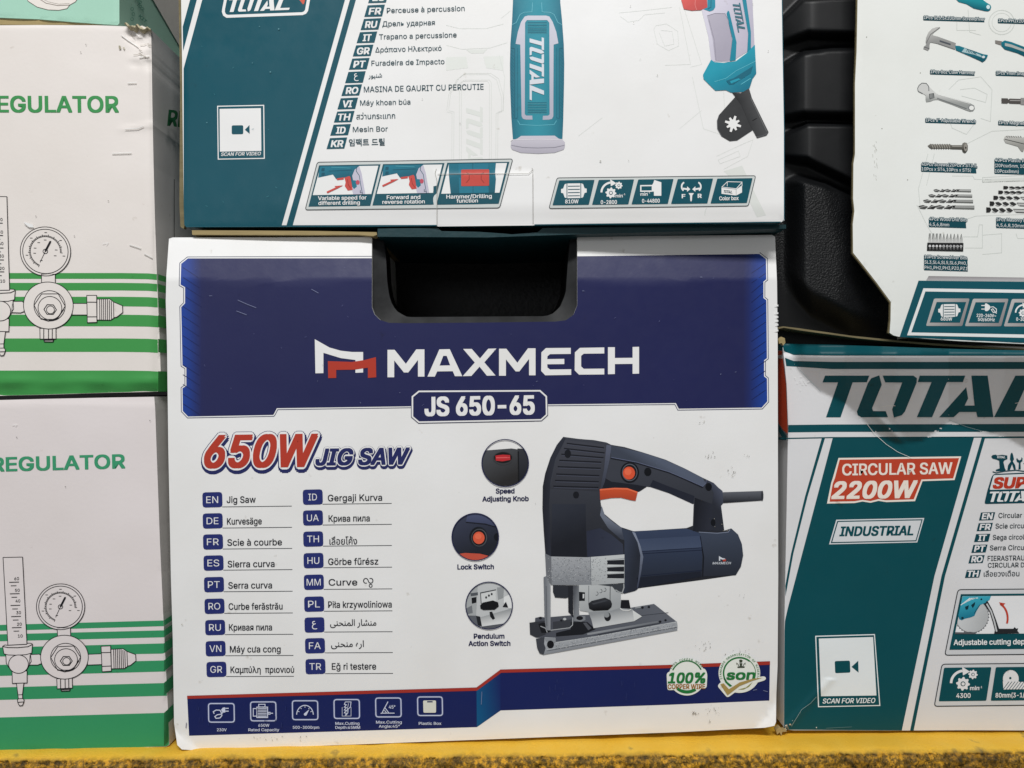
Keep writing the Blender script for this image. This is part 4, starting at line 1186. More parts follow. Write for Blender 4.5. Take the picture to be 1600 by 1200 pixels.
        for x, y in ((27, 683), (103, 760), (235, 657)): a.ell(x, y, .8, .8, col('6f6a68'), 9, 7)
        a.line([(20, 664), (27, 663), (25, 666)], .7, col('eeeaea'), 9)
    a.build('scuff_marks', BOARD_B, t)
    if upper:
        # torn corner: bent, frayed lumps of raw board
        rnd = random.Random(5)
        V, F = [], []
        nx, ny = 22, 7
        b = Vector(t['base'])
        for i in range(nx + 1):
            u = i / nx
            x = 199 + 40 * u
            top = 37.5 + 5 * abs(math.sin(u * 7)) + noise.noise((u * 9, 1, 1)) * 4 + (u ** 2) * 8
            for j in range(ny + 1):
                v = j / ny
                y = top + v * (4 + 6 * math.sin(3.14 * min(1, u * 1.15)) * (.6 + .4 * math.sin(u * 23)))
                q = sf.at(x, y)
                h = .0016 + .0026 * math.sin(3.14 * v) + noise.noise((x * .35, y * .5, 2)) * .0026
                V.append(q - b - Vector((0, h if 0 < v < 1 else 0, 0)) + Vector((0, 0, noise.noise((x * .5, 3, 1)) * .0006)))
        for i in range(nx):
            for j in range(ny):
                a_ = i * (ny + 1) + j
                F.append((a_, a_ + 1, a_ + ny + 2, a_ + ny + 1))
        me = bpy.data.meshes.new('torn_corner'); me.from_pydata(V, [], F); me.materials.append(plain_mat('torn_board_fibre', col('cdc3a4'), .9, .15, .8, 500, .5))
        me.polygons.foreach_set('use_smooth', [True] * len(F))
        link('torn_corner', me, t)
    return sf
S1 = build_regulator(True)
S2 = build_regulator(False)

# ------------------------------------------------------------------ mint green carton
def build_mint():
    MINT = col('9bc5b3')
    out = [(-70, -80), (186, -80), (186.5, 0), (186.5, 36), (184, 39), (150, 37), (110, 34), (60, 30), (0, 27.5), (-70, 26)]
    p0, n = plane(90, 0, .012, 0, 0)
    rd = rounder(loop(out), 4, 1.0)
    sf = Surf(p0, n, rd, (.02, 0), 0, 8)
    t = thing('mint_carton', 'pale mint green carton standing on the white carton with the torn corner', 'carton', base_of(sf, 90, 38))
    m = board_mat('mint_printed_board', .5, .3, .1, .1, 14)
    carton_body('carton_body', sf, out, MINT, m, t, .16, col('94b8a6'))
    a = Art(sf)
    a.poly([(34, -24), (44, 2), (58, 11), (75, 15.5), (92, 16.2), (105, 13.5), (109, 8), (118, 3), (124, -6), (126, -24)], col('dcd6d0'), 1)
    a.line([(34, -24), (44, 2), (58, 11), (75, 15.5), (92, 16.2), (105, 13.5), (109, 8), (118, 3), (124, -6)], .9, col('6b6560'), 2)
    a.line([(58, -4), (72, 5), (90, 8.8), (109, 8)], 1.0, col('8a817a'), 2); a.line([(62, -4), (76, 3), (92, 6.6), (109, 5.5)], .6, col('a59d96'), 2)
    a.build('product_drawing', m, t)
    ss = Surf(sf.at(187, 0) + Vector((.0003, .002, 0)), Vector((1, 0, 0)), None, (0, 0), 0, 60)
    a = Art(ss)
    a.poly([(205, -60), (284, -60), (284, 78)], col('c9c4bd'), 1)
    for x, y, s, h in ((208, -4, 'SPEED', 4.6), (213, 8, 'TOOL', 4.6), (216, 26, 'KIT', 4.6)):
        a.text(s, x, y, h, col('3c7a68'), 15, 2, .02, rot=44)
    for x, y in ((206, 14), (208, 22), (206, 30)): a.ring(x, y, 2.2, 2.6, .6, col('3c7a68'), 2, 12)
    a.build('side_print', m, t)
    slab('bottom_flap', [(-70, 27.5), (0, 29), (60, 30.5), (110, 34), (150, 36.5), (183, 39), (160, 39.2), (110, 38.5), (60, 38.5), (-70, 38)], .0135, .02, RAW, t, wob=.5)
    return sf
build_mint()

# ------------------------------------------------------------------ teal and white drill carton
BOARD_G = board_mat('gloss_printed_board', .32, .30, .12, .08, 21.0, .05)
TL = col(TEAL)
def video_code(a, out, inn, cap, capx, capw, capy, rect, tri, wh, te, sl):
    a.poly(out, wh, 3); a.poly(inset(out, 1.6), te, 4); a.poly(inn, wh, 5)
    a.poly(rpoly(rect, 2.5), te, 6); a.poly(tri, te, 6)
    a.text('SCAN FOR VIDEO', capx, capy, cap * .94, wh, capw, 6, .025, .2)
def build_drill():
    WH = col('e1e3e2')
    out = [(281, -90), (283, 0), (284.5, 90), (285.5, 200), (287, 320), (288, 351), (291, 355), (440, 354.5), (600, 354), (683, 353), (684, 353.8), (833, 352.2), (835, 352), (1000, 350), (1150, 348.5), (1220, 347.5), (1226, 344), (1226, 200), (1223.5, 60), (1221, -90)]
    p0, n = plane(288, 355, .004, -2.3, .6)
    rd = rounder(loop(out), 3.5, .5)
    dn = dents(11, 26, (300, -40, 1210, 345), (.03, .2), (20, 70))
    def disp(x, y):
        r = rd(x, y) + dn(x, y)
        r += 1.5 * math.exp(-((x - 800) / 330) ** 2 - ((y - 60) / 200) ** 2)
        r += .45 * sm(681.5, 684.5, x) * sm(834.5, 831.5, x) * sm(269, 272, y)
        r -= 1.4 * sm(318, 352, y) * sm(300, 560, x)
        # diagonal buckle of the teal panel
        d = (x - 330) * .62 - (y - 112) * .78
        r += .5 * math.exp(-(d / 60) ** 2) * sm(470, 380, x) * sm(60, 100, y) * sm(260, 180, y)
        return r
    sf = Surf(p0, n, disp, (-.0005, .0000505), .012, 9)
    t = thing('drill_carton', 'teal and white carton picturing a drill, stacked on the white and navy carton', 'carton', base_of(sf, 740, 352))
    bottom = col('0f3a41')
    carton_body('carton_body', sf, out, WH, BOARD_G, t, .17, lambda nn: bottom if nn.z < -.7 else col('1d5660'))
    a = Art(sf)
    a.poly([(341, -90), (564.3, -90), (539, 0), (455, 300), (439.5, 354.5), (291, 355), (288, 351), (287, 320), (287, 107), (316, 0)], TL, 1)
    a.poly([(322.5, -90), (332, -90), (307.5, 0), (286.2, 80), (285.6, 42), (297, 0)], TL, 1)
    a.poly([(572, -90), (581.5, -90), (556, 0), (472, 300), (456.8, 354.4), (447, 354.4), (462.5, 300), (546.7, 0)], TL, 1)
    a.poly([(291, 355), (440, 354.5), (600, 354), (600, 351.6), (440, 352), (291, 352.4)], TL, 1.4); a.poly([(600, 354), (683, 353), (683, 351.4), (600, 351.6)], TL, 1.4); a.poly([(835, 352), (1000, 350), (1150, 348.5), (1220, 347.5), (1220, 346.2), (1150, 347.1), (1000, 348.5), (835, 350.5)], TL, 1.4)
    a.poly([(1221, 347), (1226, 343), (1226, 200), (1223.5, 60), (1221.3, -90), (1220, -90), (1222.4, 60), (1224.8, 200), (1224.8, 343)], TL, 1.4)
    a.build('teal_panel', BOARD_G, t)
    a = Art(sf)
    LWH = col('e6ebec')
    z = Zm(340, 0, .1)
    fr = z((180, -400), (75, 130), (68, 185), (88, 245), (140, 280), (1330, 237), (1385, 215), (1415, 170), (1460, -80), (1520, -400))
    fi = z((225, -400), (118, 140), (115, 185), (130, 220), (160, 234), (1320, 193), (1350, 180), (1368, 155), (1410, -80), (1470, -400))
    a.poly(fr + fi[::-1], LWH, 2)
    wordmark(a, 357.5, 19, 16.9 * 1.03, 22, LWH, 2, (1, -.036), (-.02, 1))
    a.poly(z((1280, 0), (1230, -90), (1370, -90), (1365, 10), (1350, 62), (1335, 70)), col('c65a48'), 2)
    a.build('maker_badge', BOARD_G, t, 'white lettering in a white outline on teal')
    a = Art(sf)
    z = Zm(270, 0, .25)
    video_code(a, z((278, 662), (572, 656), (576, 993), (282, 998)), z((294, 682), (552, 677), (555, 944), (296, 949)), 5.6, 346, 62, 244, z((370, 785), (442, 784), (442, 840), (370, 841)), z((452, 812), (481, 783), (482, 838)), LWH, TL, -.015)
    a.build('video_panel', BOARD_G, t)
    # languages
    a = Art(sf)
    TX = col('2c4a54')
    rows = [('ES', 1242, -52, 72, None), ('FR', 1218, 32, 74, ('Perceuse à percussion', 604.5, 20.7, 121.5)), ('RU', 1195, 117, 71, ('Дрель ударная', 597.5, 41.5, 82)), ('IT', 1170, 200, 70, ('Trapano a percussione', 592.5, 61.8, 121)), ('GR', 1146, 282, 71, ('Δράπανο Ηλεκτρικό', 586.5, 82, 103.5)),
            ('PT', 1122, 365, 71, ('Furadeira de Impacto', 580.5, 103, 114)), ('\uFEC9', 1098, 448, 72, None), ('RO', 1075, 530, 70, ('MASINA DE GAURIT CU PERCUTIE', 568.7, 144.3, 187)), ('VI', 1050, 613, 71, ('Máy khoan búa', 562.8, 165, 78.5)), ('TH', 1028, 696, 70, None), ('ID', 1005, 778, 70, ('Mesin Bor', 551.5, 206.4, 54.5)), ('KR', 982, 862, 70, None)]
    for k, X, Y, H, lab in rows:
        a.poly(z((X, Y + 2), (X + 108, Y - 3), (X + 90, Y + H - 3), (X - 21, Y + H)), TL, 2)
        cx, cy = z(X + 48, Y + H * .5)
        if k == '\uFEC9': a.text(k, cx - 3, cy + 6, 12, LWH, 7, 3, .01, fit=True, font=False)
        else: a.text(k, cx - .6, cy + 5.4, 10, LWH, {'IT': 13.5, 'ID': 14.5, 'VI': 14}.get(k, 19), 3, .05, .18, al='c')
        if lab: a.text(lab[0], lab[1], lab[2], 8.0 if 'MAS' not in lab[0] else 8.8, TX, lab[3], 3, .006)
    a.text('\uFEAD\uFEEE\uFEF4\uFEE8\uFEB7', 576, 124, 9, TX, 21, 3, .01, fit=True, font=False)
    a.text('สว่านกระแทก', 557, 186.6, 10.5, TX, 60.5, 3, .008, fit=True, font=False)
    a.text('임팩트 드릴', 545.5, 228.5, 11.2, TX, 55.5, 3, .03, fit=True, font=False)
    a.build('language_list', BOARD_G, t, 'teal language tags with the tool name in each language')
    # feature strip
    z = Zm(480, 240, .2125)
    A_ = lambda pts, dx=0, dy=0: z(*[(x + dx, y + dy) for x, y in pts])
    a = Art(sf)
    fo = rpoly(z((75, 64), (1512, 40), (1415, 400), (-14, 414)), 4)
    a.line(fo, 1.2, col('4a4f52'), 3, True); a.poly(fo, col('c4c9c8'), 2)
    BT, BT2, LV, RD = col('1b6d82'), col('124f62'), col('b9b6c6'), col('bf4a44')
    for dx, dy, wq in ((0, 0, 0), (470, -9, 1)):
        a.poly(A_([(88, 87), (540, 79), (464, 385), (10, 391)], dx, dy), TL, 3)
        a.poly(A_([(98, 96), (524, 90), (472, 298), (42, 306)], dx, dy), col('dfe0e0'), 4)
        a.poly(A_([(98, 96), (385, 91), (345, 150), (345, 268), (322, 262), (318, 178), (275, 178), (215, 190), (190, 155), (82, 178), (88, 135)], dx, dy), grad('1f7288', '17586b', A_([(200, 95)], dx, dy)[0], A_([(220, 190)], dx, dy)[0]), 5)
        for q in ((108, 108), (108, 142)): a.poly(A_([(q[0], q[1]), (q[0] + 22, q[1]), (q[0] + 20, q[1] + 22), (q[0] - 3, q[1] + 22)], dx, dy), BT2, 6)
        a.line(A_([(180, 102), (320, 108)], dx, dy), .9, col('4c99a8'), 6); a.line(A_([(160, 130), (330, 122)], dx, dy), .8, BT2, 6)
        a.poly(A_([(384, 93), (402, 150), (412, 210), (428, 299), (340, 301), (330, 262), (342, 215), (332, 165), (350, 120)], dx, dy), LV, 5.6)
        a.line(A_([(368, 93), (362, 130), (385, 165), (392, 215), (408, 300)], dx, dy), .9, BT2, 6)
        a.poly(A_([(330, 196), (362, 200), (366, 245), (345, 262), (330, 240)], dx, dy), BT, 6)
        a.ell(*A_([(373, 213)], dx, dy)[0], 3, 3.6, col('b84a5c'), 7, 14)
        a.poly(A_([(275, 178), (312, 166), (320, 178), (336, 268), (300, 273), (278, 240), (284, 212)], dx, dy), RD, 6); a.line(A_([(296, 190), (304, 230), (322, 258)], dx, dy), 1, col('94332f'), 7)
        a.poly(A_([(216, 184), (272, 176), (270, 192), (222, 197)], dx, dy), RD, 6)
        ox, oy = (0, 0) if not wq else (-62, -38)
        a.poly(A_([(150, 293), (144, 281), (212, 249), (203, 240), (266, 235), (226, 257)], dx + ox, dy + oy), RD, 7)
        a.text('L', *A_([(390, 290)], dx, dy)[0], 4, col('5a5f70'), 4, 7, .03)
    a.poly(z((1030, 68), (1487, 61), (1408, 370), (950, 377)), TL, 3); a.poly(z((1042, 77), (1470, 70), (1414, 288), (986, 296)), col('dfe0e0'), 4)
    a.poly(z((1042, 77), (1388, 71), (1382, 140), (1388, 190), (1380, 289), (1056, 295), (1046, 200), (1042, 150)), grad('1a6a7e', '155768', z(1200, 80), z(1210, 290)), 5)
    a.poly(z((1112, 76), (1330, 72), (1335, 289), (1120, 293)), col('1f7086'), 5.4)
    a.line(z((1218, 74), (1220, 290)), .8, BT2, 6)
    a.poly(rpoly(z((1133, 119), (1338, 117), (1338, 238), (1133, 241)), 1.5), col('bb4840'), 7)
    for q in ([(1170, 140), (1192, 150), (1192, 190), (1170, 215)], [(1300, 140), (1280, 150), (1280, 190), (1300, 215)]): a.line(z(*q), 1, col('8d332e'), 8)
    for s, x, y, wd in (('Variable speed for', 82, 343, 355), ('different drilling', 85, 379, 303), ('Forward and', 587, 337, 245), ('reverse rotation', 555, 371, 310), ('Hammer/Drilling', 1025, 332, 332), ('function', 1100, 362, 155)):
        a.text(s, *z(x, y), 5.8, LWH, wd * .2125, 6, .03)
    a.build('feature_strip', BOARD_G, t, 'row of three framed pictures with captions')
    # rating strip
    z = Zm(820, 240, .2625)
    a = Art(sf)
    fo = rpoly(z((192, 145), (1374, 132), (1330, 312), (144, 327)), 3.5)
    a.line(fo, 1.1, col('4a4f52'), 3, True); a.poly(fo, col('c4c9c8'), 2)
    for i in range(5):
        dx, dy = i * 235, -i * 2.6
        a.poly(rpoly(z((205 + dx, 160 + dy), (415 + dx, 157 + dy), (381 + dx, 305 + dy), (165 + dx, 308 + dy)), 1.2), TL, 4)
    icon_motor(a, *z(292, 222), 18.5, LWH, 5, TL)
    icon_gears(a, *z(515, 220), 15.5, LWH, 5, TL)
    a.text('min', *z(540, 262), 5, LWH, 11, 6, .03); a.text('-1', *z(582, 248), 2.6, LWH, 4, 6, .03)
    a.line(z((690, 192), (765, 191), (765, 224), (690, 225)), 2, LWH, 5, True); a.poly(z((755, 192), (765, 175), (770, 158), (812, 172), (812, 252), (768, 252), (768, 226), (755, 226)), LWH, 6)
    a.text('min', *z(688, 252), 5, LWH, 11, 6, .03); a.text('-1', *z(730, 238), 2.6, LWH, 4, 6, .03)
    for s in (-1, 1):
        cx, cy = z(990, 190)
        a.ring(cx + s * 9, cy + 2, 6, 7, 2.4, LWH, 5, 18, 120 if s < 0 else -70, 250 if s < 0 else 60)
        a.poly([(cx + s * 1.5, cy + 6), (cx + s * 6.5, cy + 1.5), (cx + s * 6.5, cy + 10)], LWH, 5)
        a.poly([(cx + s * 6, cy + 4.6), (cx + s * 14, cy + 3.4), (cx + s * 14, cy + 6), (cx + s * 6, cy + 7.4)], LWH, 5)
    a.text('F', *z(935, 266), 6, LWH, 5, 5, .06); a.text('R', *z(1030, 264), 6, LWH, 5.5, 5, .06)
    a.poly(z((974, 236), (1006, 236), (996, 250), (994, 278), (989, 288), (984, 278), (983, 250)), LWH, 5)
    a.line(z((1205, 168), (1292, 170), (1292, 195)), 1, LWH, 5); a.line(z((1205, 168), (1172, 200), (1258, 210), (1292, 172)), 1.1, LWH, 5); a.line(z((1205, 168), (1204, 195)), .8, LWH, 5)
    a.poly(z((1170, 204), (1256, 214), (1256, 250), (1170, 240)), LWH, 5); a.poly(z((1258, 214), (1292, 190), (1292, 232), (1258, 250)), LWH, 5)
    wordmark(a, *z(1183, 234), 2.5, 4.2, TX, 6, (1, .08))
    for s, x, y, wd in (('810W', 280, 297, 78), ('0-2800', 500, 301, 95), ('0-44800', 750, 293, 104), ('Color box', 1214, 278, 114)):
        a.text(s, *z(x, y), 5.8, LWH, wd * .2625, 6, .03, al='c')
    a.build('rating_strip', BOARD_G, t, 'row of five teal rating symbols')
    # printed drill: grip
    a = Art(sf)
    z = Zm(700, 0, .20833)
    G1, G2 = '2f8fa3', '1f6f84'
    bod = z((485, -420), (840, -420), (842, 20), (855, 150), (868, 330), (872, 480), (870, 640), (864, 900), (858, 1046), (487, 1046), (475, 880), (466, 640), (465, 480), (468, 330), (480, 170), (487, 20))
    def gb(x, y):
        u = (x - 839) / 42
        c0, c1 = col('2f8a9c'), col('1d6378')
        k = min(1, abs(u) ** 1.6)
        return tuple(p + (q - p) * k for p, q in zip(c0, c1))
    a.poly(bod, gb, 2, st=5)
    a.poly(z((487, 1052), (520, 1040), (548, 1020), (800, 1018), (830, 1040), (858, 1048), (876, 1066), (876, 1100), (868, 1122), (800, 1146), (672, 1153), (545, 1146), (480, 1122), (470, 1100), (474, 1066)), grad('c2bfca', 'a9a6b2', z(670, 1030), z(670, 1140)), 3, st=6)
    a.line(z((476, 1090), (560, 1106), (672, 1110), (800, 1106), (874, 1090)), 1.0, col('8e8c99'), 4)
    a.line(z((470, 1060), (480, 1048), (545, 1050), (672, 1046), (800, 1048), (862, 1046)), .8, col('dcdae2'), 4)
    for s in (-1, 1):
        f = lambda *p: z(*[(668 + s * (x - 668), y) for x, y in p])
        a.line(f((482, 186), (512, 170), (540, 110), (570, 94), (630, 90), (634, 20)), .7, col('6cb5c4'), 3)
        a.line(f((500, 890), (500, 365), (472, 360)), .9, col('1a5a6c'), 3); a.line(f((522, 905), (540, 935), (668, 942)), .9, col('5fb0c0'), 3)
        a.line(f((504, 890), (522, 885), (522, 360)), .8, col('1a6377'), 3)
    for i in range(60):
        yy = 380 + i * 8.6
        a.ell(*z(478 + (i % 3) * 6, yy), .5, .5, col('14505f'), 3, 5); a.ell(*z(846 + (i % 3) * 6, yy), .5, .5, col('14505f'), 3, 5)
    lav = 'b7b8c6'
    ringp = z((575, 125), (600, 118), (735, 118), (760, 125), (785, 165), (812, 240), (828, 326), (792, 336), (790, 872), (780, 892), (760, 898), (710, 900), (712, 870), (752, 868), (762, 858), (760, 172), (744, 152), (592, 152), (578, 172), (576, 858), (588, 868), (632, 868), (634, 898), (585, 898), (562, 892), (552, 872), (542, 336), (507, 330), (524, 240), (548, 165))
    a.poly(ringp, grad('c3c3cf', 'a9aaba', z(600, 120), z(600, 900)), 3, st=8)
    for y in (172, 192, 212, 228, 244, 772, 790, 810, 828, 844):
        a.line(z((598, y), (740, y)), 1.1, col('176074'), 4); a.line(z((598, y + 6), (740, y + 6)), .6, col('5fb2c3'), 4)
    wordmark(a, *z(612, 282), 470 * .20833 / 5.45, 108 * .20833, col('cdd2da'), 5, (0, 1), (-1, .0))
    a.build('grip_picture', BOARD_G, t, 'printed picture of a teal and grey side grip')
    # the second, angled drill at the right
    a = Art(sf)
    z = Zm(1050, 0, .1917)
    LVC = 'c3bfcf'
    a.poly(z((180, -400), (600, -400), (655, 0), (672, 372), (640, 405), (520, 480), (470, 505), (320, 502), (296, 300), (245, 95), (200, -100)), grad('c9c6d4', 'b1adbd', z(300, 100), z(640, 200)), 2, st=8)
    a.poly(z((285, 130), (350, 110), (432, 112), (455, 160), (490, 322), (470, 492), (400, 498), (352, 494), (330, 310)), grad('a9a5b3', 'a09cab', z(300, 200), z(480, 300)), 3)
    a.line(z((285, 130), (350, 110), (432, 112), (455, 160), (490, 322), (470, 492)), .7, col('8a8796'), 4); a.line(z((300, 160), (345, 330), (358, 490)), .7, col('8f8b9b'), 4)
    TB = '1e7f95'
    a.poly(z((455, 88), (466, 96), (500, 240), (525, 345), (518, 492), (470, 500), (490, 330), (444, 112)), col(TB), 4)
    a.poly(z((540, -300), (580, -300), (604, 0), (642, 262), (642, 402), (612, 425), (620, 275), (572, 0)), col(TB), 4)
    a.poly(z((0, -300), (300, -300), (284, 0), (288, 62), (232, 84), (160, 88), (96, 76), (74, 0)), grad('cf5a56', 'b84a48', z(100, 0), z(180, 86)), 4)
    a.line(z((192, -20), (186, 40), (200, 84)), .8, col('d98480'), 5)
    a.poly(z((285, -300), (348, -300), (352, 60), (336, 84), (306, 95), (240, 70), (288, 60)), col('1f8299'), 3.6); a.line(z((318, 0), (316, 60), (290, 74)), 1, col('136073'), 5)
    a.poly(z((318, 488), (345, 508), (420, 514), (520, 500), (600, 440), (674, 366), (686, 600), (655, 645), (632, 718), (580, 750), (480, 756), (438, 736), (352, 740), (256, 645), (252, 610)), grad('2493a9', '1d6f86', z(420, 520), z(560, 740)), 4, st=6)
    a.poly(z((440, 660), (500, 640), (660, 540), (640, 600), (500, 690), (465, 694)), col('176176'), 5); a.poly(z((470, 664), (540, 640), (560, 650), (480, 684)), col('2390a6'), 6)
    a.line(z((345, 668), (440, 640), (520, 580), (680, 500)), .8, col('5cb2c2'), 5); a.line(z((560, 690), (640, 640)), 1, col('5cb2c2'), 5)
    wordmark(a, *z(492, 32), 8.4, 12, col('3a6a78'), 5, (.19, .98), (-.985, .14))
    BKS = '37383a'
    a.poly(z((515, 790), (600, 900), (660, 1060), (530, 1146), (470, 1152), (402, 1112), (368, 1050), (366, 985), (385, 935)), col(BKS), 3)
    a.poly(z((488, 756), (560, 760), (628, 725), (650, 800), (786, 1078), (770, 1105), (692, 1127), (640, 1030), (560, 850)), grad('2a2b2d', '47484a', z(560, 900), z(680, 860)), 4, st=6)
    a.line(z((640, 800), (770, 1075)), 1.0, col('6a6b6d'), 5); a.line(z((655, 985), (690, 965)), 1, col('17181a'), 5); a.line(z((690, 1118), (740, 1108), (780, 1084)), 1.4, col('55565a'), 5)
    a.line(z((384, 938), (368, 985), (370, 1050), (405, 1112)), 1, col('55565a'), 4)
    cx, cy = z(496, 1012)
    st = []
    for i in range(16):
        r = (4.2, 12.5)[i % 2] if i % 4 != 3 else 9.5
        st.append((cx + r * math.cos(i * math.tau / 16 - .2), cy + r * math.sin(i * math.tau / 16 - .2)))
    st2 = []
    for i in range(8):
        an = i * math.tau / 8 + .3; w_ = .13
        rr = 13 if i % 2 == 0 else 11
        st2 += [(cx + 7 * math.cos(an - .3), cy + 7 * math.sin(an - .3)), (cx + rr * math.cos(an - w_), cy + rr * math.sin(an - w_)), (cx + rr * math.cos(an + w_), cy + rr * math.sin(an + w_)), (cx + 7 * math.cos(an + .3), cy + 7 * math.sin(an + .3))]
    a.poly(st2, WH, 6)
    a.build('drill_picture', BOARD_G, t, 'printed picture of a drill handle with a red trigger and black cord guard')
    # faint sketch printed behind
    a = Art(sf)
    GH = col('d0d3d0')
    for dx, dy in ((0, 0), (-3, 2)):
        z = Zm(700 + dx, dy, .20833)
        a.line(z((5, 820), (20, 700), (80, 590), (130, 550), (320, 550), (380, 590), (415, 720), (415, 830), (375, 840), (372, 1260)), .7, GH, .6)
        a.line(z((5, 830), (45, 840), (42, 1260)), .7, GH, .6); a.line(z((100, 1280), (100, 620), (120, 600), (310, 600), (325, 620), (325, 1280)), .7, GH, .6)
    wordmark(a, *z(150, 790), 22, 26, col('d5d8d5'), .6, (0, 1), (-1, 0))
    a.line(z((0, 180), (100, 205), (300, 205), (430, 170)), .8, GH, .6); a.line(z((0, 330), (120, 360), (330, 350), (460, 310)), .8, GH, .6); a.poly(z((150, 365), (310, 360), (280, 390), (190, 392)), col('d6d9d6'), .6)
    a.poly(z((0, 420), (150, 415), (165, 500), (0, 520)), col('d9dcd9'), .6); a.poly(z((280, 415), (430, 410), (430, 520), (300, 500)), col('d9dcd9'), .6)
    z = Zm(780, 0, .2875)
    for p in ([(650, 70), (760, 60), (940, 40)], [(660, 90), (700, 120), (760, 110), (790, 80), (900, 70)], [(840, 160), (860, 240), (920, 275), (975, 250), (970, 170), (910, 130), (850, 140), (840, 160)], [(870, 180), (900, 250), (950, 240), (940, 170), (880, 165)], [(980, 40), (1040, 350), (900, 355)], [(1000, 30), (1100, 350), (1040, 365)], [(1050, 420), (1110, 700), (1200, 730)], [(1220, 500), (1230, 700)], [(430, 740), (560, 640)], [(980, 700), (1100, 600)], [(1180, 850), (1330, 780), (1380, 760), (1350, 850), (1220, 920)], [(1190, 870), (1300, 820), (1310, 850), (1200, 890), (1190, 870)], [(0, 300), (30, 420), (20, 600)], [(10, 100), (60, 60)]):
        a.line(z(*p), .7, GH, .6)
    a.poly(z((1220, 930), (1320, 900), (1390, 1050), (1450, 1170), (1400, 1180), (1330, 1030)), col('d3d6d3'), .6)
    a.ring(*z(1180, 1170), 18, 22, 1, GH, .6, 24, 180, 300)
    a.line([(683, 353), (683, 283), (680, 271), (682, 264)], .7, col('9a9890'), 9); a.line([(684, 272.5), (760, 272), (826, 271.4), (833, 266), (831, 263)], .7, col('8f8d86'), 9); a.line([(833, 351), (832.6, 270)], .7, col('8f8d86'), 9)  # cut lines of the raised tab, gap shadow painted as thin grey strokes
    rnd = random.Random(4)
    for x, y in ((985, 10), (990, 36), (1027, 118), (982, 251), (1000, 93), (719, 193), (938, 252), (423, 113), (436, 46), (406, 42), (324, 192), (395, 99), (660, 155), (1176, 7), (1200, 80)):
        r = rnd.uniform(.6, 1.4)
        a.ell(x, y, r, r * .8, col('a6a59f') if x > 470 else col('5f8d96'), 9, 7)
    for i in range(9):
        x, y = rnd.uniform(310, 440), rnd.uniform(60, 340)
        a.line([(x, y), (x + rnd.uniform(-5, 5), y + rnd.uniform(-1, 3))], .5, col('44818c'), 9)
    a.build('sketch_print', BOARD_G, t)
    # raw board edges and bottom flaps
    slab('side_edge', [(281.5, -90), (283, 0), (284.5, 90), (286, 200), (287.5, 320), (289, 350), (286.5, 358), (282, 354), (280.5, 320), (281, 140), (279.5, 0), (277.5, -90)], lambda p: .0075, .004, RAW_D, t, wob=.5)
    slab('bottom_flap', [(300, 360), (400, 360.4), (500, 361), (588, 362.5), (589, 367), (583, 369), (560, 367), (440, 366.6), (300, 366.4)], .0035, .16, RAW, t, wob=.35, seed=4)
    DK = plain_mat('dark_teal_board', col('10363c'), .5, .4, .3, 200, .3)
    slab('bottom_flap', [(590, 357), (684, 356), (690, 361), (750, 362), (790, 365), (800, 366), (840, 363), (848, 356), (1000, 354), (1228, 351), (1228, 357), (1100, 361), (900, 366), (760, 371), (590, 370)], .0005, .16, DK, t, wob=.3, seed=6)
    return sf
ST = build_drill()

